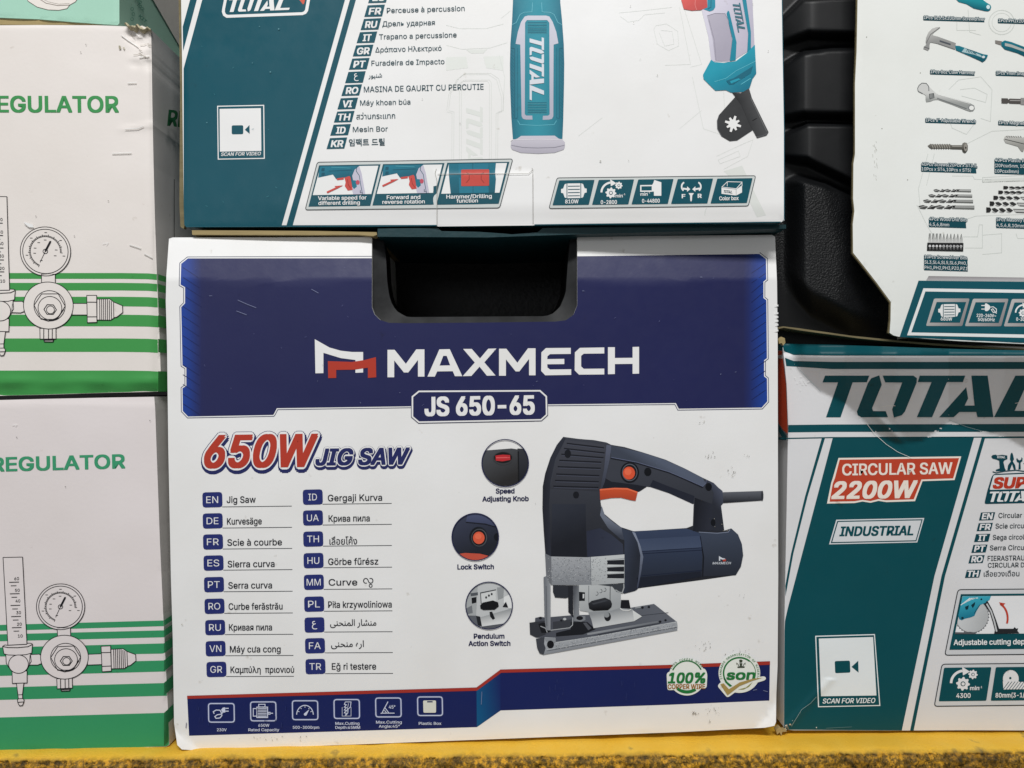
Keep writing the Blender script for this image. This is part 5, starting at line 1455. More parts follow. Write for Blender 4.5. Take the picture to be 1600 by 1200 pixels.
# ------------------------------------------------------------------ circular saw carton
BOARD_C = board_mat('worn_printed_board', .40, .24, .18, .14, 37.3, .06)
TC = col('05474f')
def build_saw():
    WH = col('cfcfd1')
    out = [(1223, 541), (1226, 537), (1300, 538.5), (1400, 542), (1500, 545.5), (1680, 549), (1680, 1141.5), (1500, 1141), (1400, 1141.5), (1300, 1141), (1240, 1141), (1228, 1140), (1224.8, 1136), (1225, 1060), (1225.5, 980), (1227, 900), (1229, 800), (1231, 690), (1231.5, 670), (1229, 600), (1226, 570)]
    p0, n = plane(1400, 900, .016, 0, 0)
    rd = rounder(loop(out), 3.5, .45)
    dn = dents(17, 16, (1230, 720, 1620, 1130), (.04, .2), (18, 60))
    cl = [(1225, 548), (1245, 574), (1260, 591), (1280, 611), (1320, 630), (1340, 648), (1360, 668), (1378, 684), (1400, 694), (1440, 690), (1482, 660), (1510, 668), (1532, 674), (1570, 682), (1600, 700), (1680, 730)]
    def crease(x):
        if x <= cl[0][0]: return cl[0][1]
        for (a, b), (c_, d_) in zip(cl, cl[1:]):
            if x <= c_: return b + (d_ - b) * (x - a) / (c_ - a)
        return cl[-1][1]
    def disp(x, y):
        r = rd(x, y) + dn(x, y)
        c_ = crease(x)
        h = c_ - y
        if h > 0:
            r += .30 * h * sm(1228, 1258, x)
        # the board rolls back over the top
        r -= 9.0 * sm(562, 538, y) ** 2
        # second faint buckle through the teal field
        d = (y - 640) - (x - 1360) * 1.0 if x < 1430 else 99
        r += .9 * math.exp(-(d / 8) ** 2) * sm(1350, 1370, x) * sm(1430, 1400, x)
        d = (x - 1231) * .72 + (y - 1120) * -.69
        if y > 1060: r += .8 * math.exp(-((x - 1262 + (y - 1100) * .9) / 8) ** 2)
        return r
    sf = Surf(p0, n, disp, (-.016, .00001), -.008, 4)
    t = thing('circular_saw_carton', 'dark teal and white carton with a buckled top band, standing on the ledge', 'carton', base_of(sf, 1450, 1141))
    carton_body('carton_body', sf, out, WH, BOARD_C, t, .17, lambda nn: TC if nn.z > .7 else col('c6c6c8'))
    LW = col('d8d8da')
    X = 1680
    # top band
    a = Art(sf)
    a.poly([(1223, 541), (1226, 537), (1300, 538.5), (1400, 542), (1500, 545.5), (X, 549), (X, 556), (1500, 555.8), (1300, 555.5), (1240, 554.5), (1225, 549)], TC, 1)
    a.poly([(1226.5, 559), (1240, 564), (1300, 565.5), (X, 565.5), (X, 576.6), (1300, 576.6), (1228.5, 572)], TC, 1)
    a.poly([(1231.5, 664), (1300, 663.2), (X, 662.2), (X, 674.8), (1300, 674.8), (1231.5, 675.6)], TC, 1)
    a.poly([(1217, 684.5), (1231, 684), (1301, 682.8), (X, 681.6), (X, 683.4), (1301, 684.6), (1231, 686)], TC, 1)
    a.build('top_band', BOARD_C, t)
    a = Art(sf)
    z = Zm(1200, 520, .25)
    for k, pts in G.items(): a.poly(z(*pts), TC, 2)
    a.build('maker_lettering', BOARD_C, t, 'large dark teal slanted lettering')
    # fields
    a = Art(sf)
    a.poly([(1301, 684.4), (1522, 683), (1460, 900), (1409, 1141.2), (1228, 1140), (1225, 1136), (1225.2, 1060), (1225.8, 985), (1226.5, 970), (1231, 950)], TC, 1)
    a.poly([(1284, 684.6), (1289, 684.5), (1262, 775), (1239.5, 865), (1227.3, 932), (1227, 915), (1236, 865), (1258, 775)], TC, 1)
    a.poly([(1534, 683), (1539.5, 683), (1476.5, 900), (1427.5, 1141.4), (1422, 1141.4), (1471, 900)], TC, 1)
    a.line([(1539, 683.8), (X, 682.6)], 2.2, TC, 1.5)
    a.build('teal_panel', BOARD_C, t)
    # red sign
    a = Art(sf)
    z = Zm(1200, 700, .25)
    CR, RD = col('e2d6cc'), col('b2412c')
    a.poly(z((440, 62), (1207, 52), (1165, 200), (965, 207), (918, 332), (740, 338), (690, 330), (640, 342), (590, 334), (540, 344), (368, 347), (394, 218), (404, 188)), CR, 2)
    a.poly(z((447, 73), (1193, 63), (1156, 189), (958, 196), (910, 320), (735, 326), (690, 318), (640, 331), (590, 323), (540, 332), (384, 335), (404, 222), (418, 186)), RD, 3)
    a.text('CIRCULAR SAW', *z(464, 170), 17.4, CR, 171, 4, .03)
    a.text('2200W', *z(400, 315), 25.5, CR, 132, 4, .055, .22)
    a.build('power_sign', BOARD_C, t, 'red sign reading circular saw 2200W')
    a = Art(sf)
    o = z((426, 448), (976, 437), (932, 590), (381, 602))
    a.poly(o, col('c9cccf'), 2); a.poly(inset(o, 1.9), TC, 3); a.poly(inset(o, 3.6), col('c9cccf'), 4)
    a.text('INDUSTRIAL', *z(447, 549), 14.2, TC, 114, 5, .05, .2)
    a.build('industrial_plate', BOARD_C, t)
    a = Art(sf)
    z = Zm(1200, 900, .25)
    video_code(a, z((294, 373), (667, 362), (701, 811), (312, 819)), z((316, 390), (655, 380), (676, 745), (330, 750)), 8, 1285, 82, 1098.6, z((415, 530), (510, 527), (513, 602), (418, 606)), z((520, 566), (562, 528), (564, 602)), col('d9dee0'), TC, -.015)
    a.build('video_panel', BOARD_C, t)
    # tool emblem
    a = Art(sf)
    z = Zm(1470, 690, .1833)
    DK = col('0c3f4a')
    a.poly(z((428, 128), (440, 114), (470, 110), (475, 118), (520, 112), (565, 118), (566, 148), (540, 160), (532, 175), (545, 230), (552, 240), (548, 250), (465, 252), (470, 238), (500, 228), (496, 162), (470, 152), (440, 144)), DK, 3)
    wordmark(a, *z(476, 141), 2.4, 3.3, col('d5d8da'), 5, (1, .0))
    a.poly(z((588, 150), (592, 110), (600, 94), (608, 96), (614, 112), (622, 150), (612, 168), (632, 200), (638, 236), (622, 240), (606, 190), (588, 240), (566, 243), (572, 200), (596, 168)), DK, 3)
    a.poly(z((642, 150), (648, 138), (656, 152), (670, 160), (684, 150), (686, 132), (695, 142), (694, 165), (678, 180), (680, 235), (660, 238), (664, 180), (648, 172)), DK, 3)
    a.poly(z((700, 185), (760, 170), (800, 190), (760, 200), (720, 196)), DK, 3)
    a.line(z((440, 256), (470, 266), (540, 252), (640, 243), (700, 252), (800, 250)), 1.6, DK, 3)
    a.poly(rpoly(z((450, 276), (900, 255), (860, 520), (378, 532), (372, 520), (395, 420), (432, 300)), 3), DK, 2)
    a.poly(rpoly(z((448, 286), (900, 268), (880, 398), (414, 411)), 2), col('d2d4d6'), 3)
    a.text('SUPER', *z(448, 396), 16, col('b03a28'), None, 4, .08, .2, ref=('SUP', 50))
    wordmark(a, *z(415, 514), 13.6, 16, col('d8dadc'), 4, (1, -.02))
    a.build('tool_emblem', BOARD_C, t)
    # languages
    a = Art(sf)
    TX = col('2a363c')
    for k, X0, Y0, s, lx, ly, ref in (('EN', 342, 604, 'Circular Saw', 490, 650, ('Circular', 36.8)), ('FR', 322, 695, 'Scie circulaire', 465, 740, ('Scie circu', 44)), ('IT', 300, 788, 'Sega circolare', 442, 836, ('Sega circol', 49)), ('PT', 277, 880, 'Serra Circular', 417, 926, ('Serra Circu', 53)), ('RO', 252, 970, 'FIERASTRAU', 398, 1015, ('FIERASTRAU', 57.5)), ('TH', 222, 1094, None, 0, 0, None)):
        a.poly(z((X0, Y0), (X0 + 121, Y0 - 3), (X0 + 104, Y0 + 64), (X0 - 18, Y0 + 68)), DK, 2)
        a.text(k, *z(X0 + 53, Y0 + 56), 9, LW, 13 if k == 'IT' else 17, 3, .055, .18, al='c')
        if s: a.text(s, *z(lx, ly), 7.6, TX, None, 3, .012, ref=ref)
    a.text('CIRCULAR DE MANA', *z(400, 1073), 7.2, TX, None, 3, .012, ref=('CIRCULAR D', 57))
    a.text('เลื่อยวงเดือน', *z(365, 1150), 10, TX, 55.5, 3, .008, fit=True, font=False)
    a.build('language_list', BOARD_C, t, 'dark teal language tags with the tool name in each language')
    # feature picture
    a = Art(sf)
    z = Zm(1450, 880, .2168)
    fo = rpoly(z((215, 190), (1100, 182), (1100, 652), (120, 662)), 5)
    a.line(fo, 1.4, col('2c2f32'), 3, True); a.poly(fo, col('c3c5c8'), 2)
    a.poly(z((235, 222), (1100, 214), (1100, 612), (152, 623)), TC, 4)
    a.poly(z((246, 237), (1100, 230), (1100, 503), (192, 508)), col('dadbdd'), 5)
    def clipx(pts): return [(max(x, 1450 + .2168 * (246 - (y - 931.4) / .2168 * .2)), y) for x, y in pts]
    bl = []
    for i in range(72):
        an = math.tau * i / 72
        r = 128 if i % 2 else 119
        bl.append((312 + r * math.cos(an), 378 + r * 1.02 * math.sin(an)))
    bl = [(x, y) for x, y in bl if y < 508]
    a.poly(clipx(z(*bl)), col('66686c'), 6)
    a.poly(clipx(z(*[(312 + 118 * math.cos(t_), 378 + 119 * math.sin(t_)) for t_ in [i * math.tau / 48 for i in range(48)]])), grad('bfc2c4', 'a9acae', z(250, 380), z(400, 440)), 7)
    a.poly(z((192, 495), (245, 496), (300, 492), (340, 498), (340, 508), (190, 508)), col('55575b'), 7.4)
    a.poly(z((246, 237), (450, 235), (440, 262), (408, 284), (372, 300), (345, 345), (330, 378), (300, 390), (262, 398), (240, 410), (222, 402), (214, 375)), grad('3a9fb4', '1c6f88', z(300, 260), z(330, 380)), 8)
    for i in range(5): a.line(z((232 + i * 20, 300 - i * 12), (300 + i * 14, 248 + 0 * i)), 1.3, col('d5dde0'), 8.4)
    for q in ([(262, 312), (290, 300), (284, 330), (268, 334)], [(306, 300), (336, 276), (332, 300), (318, 322)]): a.poly(z(*q), col('14303a'), 8.8)
    a.ell(*z(380, 258), 1.5, 1.5, col('14303a'), 9, 8); a.ell(*z(244, 393), 2, 2, col('14303a'), 9, 8); a.line(z((330, 360), (345, 330), (372, 296)), .8, col('14303a'), 9)
    a.poly(z((396, 288), (424, 268), (458, 330), (488, 410), (508, 470), (610, 470), (620, 458), (632, 470), (646, 466), (640, 485), (655, 503), (472, 507), (478, 480), (462, 420), (440, 350)), col('26282b'), 8)
    a.line(z((418, 290), (450, 345), (474, 420), (490, 490)), 2.4, col('b9bcbe'), 9)
    a.ring(*z(485, 395), 18.5, 24, 3.0, col('b5402f'), 7, 16, -68, 20)
    a.poly(z((508, 280), (554, 288), (530, 312)), col('b5402f'), 7)
    a.text('Adjustable cutting depth', *z(183, 588), 8.2, col('dfe2e3'), None, 6, .03, ref=('Adjustable cutting dep', 110.5))
    a.build('feature_picture', BOARD_C, t, 'framed picture of a saw blade with a red arrow')
    a = Art(sf)
    fo = rpoly(z((100, 727), (1100, 718), (1100, 1018), (44, 1030)), 5)
    a.line(fo, 1.4, col('2c2f32'), 3, True); a.poly(fo, col('c3c5c8'), 2)
    a.poly(rpoly(z((114, 752), (455, 748), (418, 990), (76, 994)), 2), TC, 4); a.poly(rpoly(z((487, 748), (1100, 742), (1100, 982), (450, 990)), 2), TC, 4)
    icon_gears(a, *z(254, 845), 19.5, LW, 5, TC)
    a.text('min', *z(300, 912), 6, LW, 14, 6, .04); a.text('-1', *z(366, 898), 3, LW, 4.4, 6, .03)
    a.text('4300', *z(252, 968), 7, LW, 22, 6, .03, al='c'); a.text('80mm(3-1/8")', *z(484, 966), 7, LW, None, 6, .03, ref=('80mm(3-1/', 45))
    cx, cy = z(594, 832)
    a.poly([(cx + (12.6 if i % 2 else 12) * math.cos(i * math.tau / 60), cy + (14 if i % 2 else 13.3) * math.sin(i * math.tau / 60)) for i in range(60)], LW, 5); a.ell(*z(590, 826), 1.9, 1.9, TC, 6, 12)
    a.poly(z((536, 850), (800, 846), (800, 904), (540, 908)), LW, 6)
    for i in range(12): a.line(z((538 + i * 22, 906), (580 + i * 22, 851)), .9, TC, 7)
    a.poly(z((652, 846), (800, 844), (800, 851), (652, 853)), TC, 7)
    a.build('rating_strip', BOARD_C, t)
    # left side wall with its red band
    ss = Surf(sf.at(1226, 800) + Vector((-.0003, .003, 0)), Vector((-1, 0, 0)), None, (0, 0), 0, 40)
    # creases and scuffs
    a = Art(sf)
    WC = col('d9d8d4')
    for pts, wd in (([(1245, 574), (1262, 592), (1282, 612)], .5), ([(1352, 660), (1366, 678), (1384, 694), (1402, 706), (1425, 716)], .6), ([(1482, 656), (1510, 667), (1532, 673), (1552, 676)], .5), ([(1375, 636), (1386, 634), (1398, 634)], .8), ([(1236, 1134), (1252, 1108), (1266, 1098), (1275, 1088)], .5), ([(1585, 630), (1600, 628)], .7)):
        a.line(pts, wd, WC if pts[0][1] < 700 and wd > .55 else col('8fa3a6'), 9)
    rnd = random.Random(9)
    for i in range(14):
        x, y = rnd.gauss(1252, 8), rnd.gauss(596, 7)
        a.line([(x, y), (x + rnd.uniform(1, 4), y + rnd.uniform(-1, 2))], .6, col('e6e6e4'), 9)
    for i in range(10):
        x = rnd.uniform(1226, 1234); a.ell(x, rnd.uniform(1130, 1140), rnd.uniform(.8, 2.2), rnd.uniform(.6, 1.4), col(rnd.choice(('a99f8c', 'c9c3b6', '7c7668'))), 9, 7)
    a.ell(1275, 1136, .9, .9, WC, 9, 7); a.line([(1290, 1137), (1330, 1135)], .6, col('5d7c80'), 9)
    a.build('scuff_marks', BOARD_C, t)
    a = Art(Surf(ss.p0, (-1, 0, 0), None, (0, 0), 0, 30))
    a.poly([(1214, 548), (1222, 548), (1228, 600), (1231, 678), (1224, 672), (1213, 655)], col('b8472c'), 1)
    a.poly([(1205, 536), (1224, 540), (1222, 548), (1205, 547)], TC, 1)
    a.poly([(1205, 655), (1215, 661), (1229, 681), (1229, 688), (1205, 686), (1205, 684), (1222, 683)], TC, 1)
    for y in (583, 627): a.poly([(1212, y - 4), (1217, y), (1212, y + 2)], col('d9d6d2'), 2)
    a.build('side_print', BOARD_C, t)
    # raw edge of the top flap
    slab('top_flap', [(1212, 512), (1224, 509.5), (1250, 513), (1330, 525), (1400, 531.5), (1460, 536.5), (1600, 545), (1680, 549), (1680, 551), (1600, 547.5), (1460, 539.4), (1400, 534.4), (1340, 528.6), (1250, 516), (1225, 512.4), (1213, 515)], lambda p: .0195 + max(0, 1300 - p[0]) * .00001, .03, RAW_D, t, wob=.5, seed=9)
    slab('torn_corner', [(1216, 530), (1221, 526), (1226, 529), (1228, 535), (1224, 540), (1221, 536), (1217, 537)], .0125, .003, RAW, t, wob=.8, seed=3)
    slab('torn_corner', [(1212, 1140), (1218, 1135), (1223, 1140), (1228, 1139), (1229, 1143), (1222, 1144), (1221, 1150), (1218, 1144), (1215, 1148)], .014, .004, RAW, t, wob=.6, seed=5)
    return sf
SC_ = build_saw()

# ------------------------------------------------------------------ tool set carton with a large cut-away corner
BOARD_K = board_mat('satin_worn_board', .42, .25, .12, .10, 44.0, .05)
def build_set():
    WH = col('dbddda')
    out = [(1340.5, -90), (1340, 0), (1338.5, 80), (1336, 130), (1336, 240), (1333.5, 256), (1333, 310), (1335, 330), (1332.5, 350), (1333, 395), (1345, 410), (1370, 442), (1392, 472), (1391.5, 500), (1390, 520), (1396, 524), (1404, 526), (1500, 533), (1680, 541), (1680, -90)]
    p0, n = plane(1450, 300, .008, 1.0, 0)
    rd = rounder(loop(out), 3.5, .6)
    dn = dents(23, 18, (1345, -20, 1610, 500), (.04, .2), (18, 60))
    sf = Surf(p0, n, lambda x, y: rd(x, y) + dn(x, y), (.022, .00004), -.004, 9)
    t = thing('tool_set_carton', 'white carton printed with hand tools and drill bits, black case showing beside it', 'carton', base_of(sf, 1500, 530))
    carton_body('front_board', sf, out, WH, BOARD_K, t, .003, col('7d7254'))
    slab('carton_body', [(1428, -89), (1679, -89), (1679, 540), (1500, 532), (1428, 527)], .0145, .16, plain_mat('white_board', WH, .5, .3, .2, 60, .06), t)
    slab('cut_edge', [(1340.5, -90), (1340, 0), (1338.5, 80), (1336, 130), (1336, 240), (1333.5, 256), (1333, 310), (1335, 330), (1332.5, 350), (1333, 396), (1345, 411), (1370, 443), (1392, 473), (1391.5, 500), (1389, 521), (1387.6, 520), (1390.3, 500), (1390.8, 473.4), (1369, 443.8), (1344, 411.6), (1331.6, 396.6), (1331.2, 350), (1333.8, 330), (1331.6, 310), (1332.2, 256), (1334.7, 240), (1334.9, 130), (1337.3, 80), (1338.9, 0), (1339.5, -90)], lambda p: .0085 + (p[0] - 1450) * .0004 * .0175, .002, RAW_D, t, wob=.25, seed=7)
    TK = col('17505c')
    LW = col('dfe3e0')
    DKT = col('174550')
    # faint sketch
    a = Art(sf)
    GH = col('c4c8c4')
    z = Zm(1200, 0, .25)
    for p in ([(1130, 560), (1190, 500), (1330, 480), (1400, 560), (1390, 760), (1330, 740)], [(1200, 560), (1290, 550), (1370, 590), (1360, 640), (1210, 600)], [(1130, 740), (1150, 800), (1240, 840), (1300, 760)], [(1000, 960), (940, 1180), (950, 1280)], [(1040, 960), (990, 1160)], [(1150, 1100), (1280, 1100), (1290, 1120), (1400, 1125)], [(1240, 900), (1400, 820), (1600, 810)], [(1340, 1110), (1600, 1095), (1600, 1130), (1340, 1140), (1340, 1110)], [(1180, 100), (1180, 190), (1300, 190)], [(1250, 60), (1260, 200), (1330, 220)], [(930, 1280), (1000, 1420), (1050, 1500)]):
        a.line(z(*p), .9, GH, .6)
    a.ring(*z(1460, 140), 20, 19, 1.2, GH, .6, 30); a.ring(*z(1460, 140), 15, 14.5, .8, GH, .6, 30)
    z = Zm(1200, 260, .25)
    for p in ([(1150, 330), (1240, 330), (1300, 310), (1600, 300)], [(1220, 440), (1310, 440), (1320, 365), (1340, 365), (1340, 510), (1230, 510)], [(1340, 430), (1460, 420), (1460, 540), (1340, 550)], [(1550, 420), (1560, 450), (1600, 450)]):
        a.line(z(*p), .9, GH, .6)
    a.poly(z((1340, 80), (1600, 70), (1600, 95), (1340, 100)), col('cdd0cc'), .6)
    for p in ([(1640, 0), (1180, 0)],): pass
    rnd = random.Random(14)
    for i in range(16):
        x = rnd.gauss(1367, 2.5); y = rnd.uniform(215, 280); a.line([(x, y), (x + .6, y + rnd.uniform(2, 6))], .5, col('a4a49c'), 1)
    for x, y in ((1354, 58), (1378, 201), (1418, 281), (1438, 114)): a.ell(x, y, .9, .9, col('8c8c84'), 1, 7)
    a.build('sketch_print', BOARD_K, t)
    # captions
    a = Art(sf)
    z = Zm(1200, 0, .25)
    def caption(lines, x, y, h, gap, wd, ext=None, pad=0):
        (ux, uy), _ = sf.frame(x, y)
        for i, (s, r) in enumerate(lines):
            yy = y + i * gap
            sl = .03
            w_ = ext or wd
            up = h * .62 if i == 0 else gap - 1.6
            a.poly([(x - .6, yy - up), (x + w_ * .99, yy - up + w_ * sl), (x + w_, yy + 2.0 + w_ * sl), (x - .2, yy + 2.0 + pad)], DKT, 2 + i * .1)
            a.text(s, x, yy, h, DKT, None, 3, 0, rot=math.degrees(sl), ref=r, ring=.85)
            a.text(s, x, yy, h, LW, None, 4.2, 0, rot=math.degrees(sl), ref=r)
    caption([('1Pcs SL5.5x100mm Screwdriver', ('1Pcs SL5.5x100mm Screwdriver', 95))], 1443, 30, 5, 0, 95)
    caption([('1Pcs PH1x100mm Screwdriver', ('1Pcs PH1x100', 43))], 1559.5, 34.5, 5, 0, 95)
    caption([('1Pcs 8oz Claw Hammer', ('1Pcs 8oz Claw Hammer', 69))], 1453.5, 114.5, 5, 0, 69)
    caption([('1Pcs 9mm Snap-off Knife', ('1Pcs 9mm Snap', 46))], 1556, 116.5, 5, 0, 80)
    caption([('1Pcs 6" Adjustable Wrench', ('1Pcs 6" Adjustable Wrench', 78))], 1446, 190, 5, 0, 78)
    caption([('1Pcs Magnetic Bit Holder', ('1Pcs Magnetic', 45))], 1560, 194, 5, 0, 80)
    caption([('40Pcs Screws(20Pcs x ST3.5,', ('40Pcs Screws(20Pcs x ST3.5,', 87)), ('10Pcs x ST4,10Pcs x ST5)', ('10Pcs x ST4,10Pcs x ST5)', 77))], 1439.5, 259, 5, 7.4, 86)
    caption([('40Pcs Plastic Plugs', ('40Pcs Plastic P', 46)), ('(20Pcsx5mm, 10Pcs', ('(20Pcsx5mm, 10', 46)), ('10Pcsx8mm)', ('10Pcsx8mm)', 37))], 1554, 252.5, 5, 8.6, 70)
    z = Zm(1200, 260, .25)
    caption([('4Pcs Wood Drill Bits', ('4Pcs Wood Drill Bits', 59)), ('4,5,6,8mm', ('4,5,6,8mm', 31))], 1451.5, 344.5, 5, 8.4, 58)
    caption([('5Pcs Masonry Bits', ('5Pcs Masonry', 40)), ('4,5,6,8,10mm', ('4,5,6,8,10mm', 43))], 1556.5, 345.5, 5, 8.8, 70)
    caption([('10Pcs Screwdriver Bits', ('10Pcs Screwdriver Bits', 66)), ('SL3,SL4,SL5,SL6,PH0,', ('SL3,SL4,SL5,SL6,PH0,', 66)), ('PH1,PH2,PH3,PZ0,PZ1', ('PH1,PH2,PH3,PZ0,PZ1', 67))], 1444, 403.5, 5, 8.4, 68)
    a.build('captions', BOARD_K, t, 'white captions on dark teal bars')
    # pictures of the tools
    a = Art(sf)
    y = Zm(1420, 0, .1125)
    a.poly(y((640, -60), (1000, -20), (1080, 40), (1130, 70), (1142, 100), (1130, 140), (1100, 160), (1050, 155), (900, 120), (800, 60), (690, 30), (660, 0)), grad('1e8792', '0f5a6a', y(900, 10), y(880, 110)), 3, st=4)
    a.ell(*y(1098, 100), 2.8, 3.2, col('c9dce0'), 4)
    a.build('screwdriver_picture', BOARD_K, t)
    a = Art(sf)
    a.poly(y((430, 375), (432, 390), (350, 450), (320, 490), (400, 510), (650, 600), (640, 690), (400, 610), (300, 590), (285, 620), (285, 680), (262, 706), (200, 680), (208, 650), (240, 625), (232, 580), (240, 520), (270, 450), (320, 400), (380, 380)), grad('b3b3b1', '8b8c8b', y(300, 430), y(330, 590)), 3)
    a.line(y((240, 600), (300, 480), (425, 385)), .8, col('5f6060'), 4); a.line(y((400, 606), (640, 688)), .8, col('77787a'), 4); a.line(y((205, 652), (282, 678)), .8, col('55565a'), 4)
    a.poly(y((425, 560), (580, 610), (575, 630), (425, 582)), col('4b5058'), 4)
    a.poly(y((640, 635), (700, 640), (900, 710), (1030, 755), (1095, 765), (1085, 800), (1060, 840), (1020, 868), (990, 850), (860, 790), (650, 700)), grad('1d7384', '12505f', y(860, 700), y(840, 790)), 3.4)
    a.poly(y((770, 670), (1000, 770), (1010, 800), (900, 760), (730, 725)), col('9fb9be'), 4); a.text('TOTAL', *y(790, 715), 4, col('1a5564'), 17, 5, .04, .2, rot=17)
    a.ell(*y(1032, 795), 2.4, 2, col('c9d3d6'), 5)
    a.build('hammer_picture', BOARD_K, t)
    a = Art(sf)
    a.poly(y((1195, 560), (1290, 575), (1280, 630), (1200, 605)), col('7c7874'), 3)
    a.poly(y((1280, 590), (1330, 563), (1420, 585), (1700, 690), (1700, 830), (1500, 740), (1330, 690), (1282, 640)), grad('1c6f80', '11505f', y(1450, 600), y(1440, 720)), 3); a.poly(y((1330, 600), (1420, 620), (1700, 730), (1700, 760), (1420, 660), (1330, 640)), col('a5a9a6'), 4)
    a.build('knife_picture', BOARD_K, t)
    a = Art(sf)
    y = Zm(1420, 130, .1125)
    a.poly(y((118, 75), (140, 30), (180, 0), (240, 5), (280, 50), (320, 90), (380, 145), (440, 165), (840, 275), (905, 310), (915, 355), (890, 390), (850, 396), (800, 380), (600, 300), (400, 230), (340, 235), (300, 255), (240, 264), (232, 230), (232, 170), (190, 145), (130, 115)), grad('c2c3c1', '8f9290', y(400, 160), y(390, 250)), 3, st=5)
    a.line(y((118, 75), (140, 30), (180, 0), (240, 5), (272, 45), (276, 110)), 1, col('55585a'), 4); a.line(y((190, 145), (130, 115), (118, 78)), .8, col('6d7072'), 4)
    a.poly(y((278, 150), (345, 140), (352, 205), (285, 225)), col('3f4244'), 4)
    for i in range(3): a.line(y((292 + i * 18, 150), (298 + i * 18, 215)), .9, col('a6a9a8'), 5)
    a.line(y((390, 210), (600, 285), (800, 355)), 1.2, col('6b6e70'), 4); a.line(y((400, 160), (640, 228), (840, 285)), .8, col('dcdddb'), 4)
    a.ell(*y(862, 342), 4.6, 4.6, col('7b7e80'), 4); a.ell(*y(866, 346), 3.7, 3.5, col('dcddda'), 5)
    a.build('wrench_picture', BOARD_K, t)
    a = Art(sf)
    for q, cc in (([(1283, 210), (1370, 212), (1378, 230), (1400, 215), (1550, 220), (1550, 290), (1400, 285), (1378, 270), (1365, 285), (1285, 282)], '4d4a48'), ([(1550, 205), (1700, 210), (1700, 310), (1550, 300)], '8a8988'), ([(1400, 235), (1545, 238), (1545, 250), (1400, 248)], '9a9896'), ([(1555, 230), (1700, 235), (1700, 262), (1555, 258)], 'd6d6d4')): a.poly(y(*q), col(cc), 3 + (cc != '4d4a48') * .6)
    a.build('bit_holder_picture', BOARD_K, t)
    a = Art(sf)
    th = [(258, 872), (300, 842)]
    for i in range(8): th += [(320 + i * 33, 850), (335 + i * 33, 842), (345 + i * 33, 856)]
    th += [(600, 862), (735, 862), (745, 835), (770, 824), (800, 830), (818, 870), (815, 930), (790, 968), (768, 974), (745, 955), (735, 922), (580, 918)]
    for i in range(8): th += [(560 - i * 33, 910), (548 - i * 33, 922), (535 - i * 33, 908)]
    a.poly(y(*th, (290, 905)), grad('75736d', '45443f', y(500, 850), y(500, 915)), 3)
    for i in range(8): a.line(y((318 + i * 33, 858), (336 + i * 33, 905)), 1, col('9d9a92'), 4)
    a.line(y((600, 880), (735, 880)), 1, col('a09e97'), 4); a.ell(*y(785, 895), 2.6, 6, col('8e8b84'), 4); a.poly(y((775, 880), (800, 895), (790, 915), (775, 905)), col('3c3b37'), 5)
    a.build('screw_picture', BOARD_K, t)
    a = Art(sf)
    a.poly(y((1315, 780), (1330, 740), (1365, 728), (1500, 745), (1560, 760), (1700, 720), (1700, 960), (1600, 910), (1585, 955), (1560, 950), (1510, 880), (1340, 830)), grad('b9b9b5', '8d8d89', y(1450, 740), y(1450, 870)), 3)
    a.line(y((1330, 780), (1700, 870)), 1, col('4c4d4b'), 4)
    for i in range(7): a.line(y((1350 + i * 32, 735), (1370 + i * 32, 755)), .9, col('6b6c6a'), 4)
    a.build('plug_picture', BOARD_K, t)
    y = Zm(1420, 260, .1125)
    a = Art(sf)
    for x0, yc, x1, hh in ((340, 335, 862, 20), (268, 408, 878, 22), (195, 482, 890, 24), (130, 565, 908, 28)):
        L = x1 - x0; xs = x0 + L * .6
        a.poly(y((xs, yc - hh * .8), (x1, yc - hh * .7), (x1, yc + hh * 1.2), (xs, yc + hh * .9)), grad('8f918f', '606260', y(xs, yc - hh), y(xs, yc + hh)), 3)
        a.line(y((xs, yc), (x1, yc + 3)), .7, col('c9cac8'), 4)
        nseg = 4
        for i in range(nseg):
            u0 = x0 + L * .6 * i / nseg; du = L * .6 / nseg
            a.poly(y((u0, yc + hh * (.9 if i % 2 else -.5)), (u0 + du * .55, yc - hh), (u0 + du * 1.15, yc - hh * .2), (u0 + du * .8, yc + hh), (u0 + du * .25, yc + hh * .8)), col('2b2c2c' if i % 2 else '4a4b4a'), 3.4 + i * .05)
            a.line(y((u0 + du * .1, yc + hh * .3), (u0 + du * .9, yc - hh * .5)), .7, col('b9bab8'), 4)
        a.poly(y((xs - 10, yc - hh * .5), (xs + 50, yc - hh * .8), (xs + 30, yc + hh * .5)), col('242525'), 4.4)
    a.build('wood_bits_picture', BOARD_K, t)
    a = Art(sf)
    for x0, yc, hh in ((1310, 295, 22), (1240, 360, 24), (1172, 436, 28), (1120, 518, 32), (1072, 605, 36)):
        a.poly(y((x0, yc - hh), (x0 + 55, yc - hh * .9), (x0 + 70, yc), (x0 + 50, yc + hh * .9), (x0, yc + hh)), col('2a2a2a'), 4)
        for i in range(3):
            u0 = x0 + 75 + i * (100 if hh > 25 else 85)
            a.poly(y((u0, yc - hh * .5), (u0 + 45, yc - hh * .8), (u0 + 100, yc + hh * .2), (u0 + 60, yc + hh), (u0 + 25, yc + hh * .4)), col('333434'), 3.4 + i * .05)
            a.line(y((u0 + 5, yc + hh * .6), (u0 + 50, yc + hh * 1.0)), 1, col('a5a6a5'), 4)
        u0 = x0 + 75 + 3 * (100 if hh > 25 else 85)
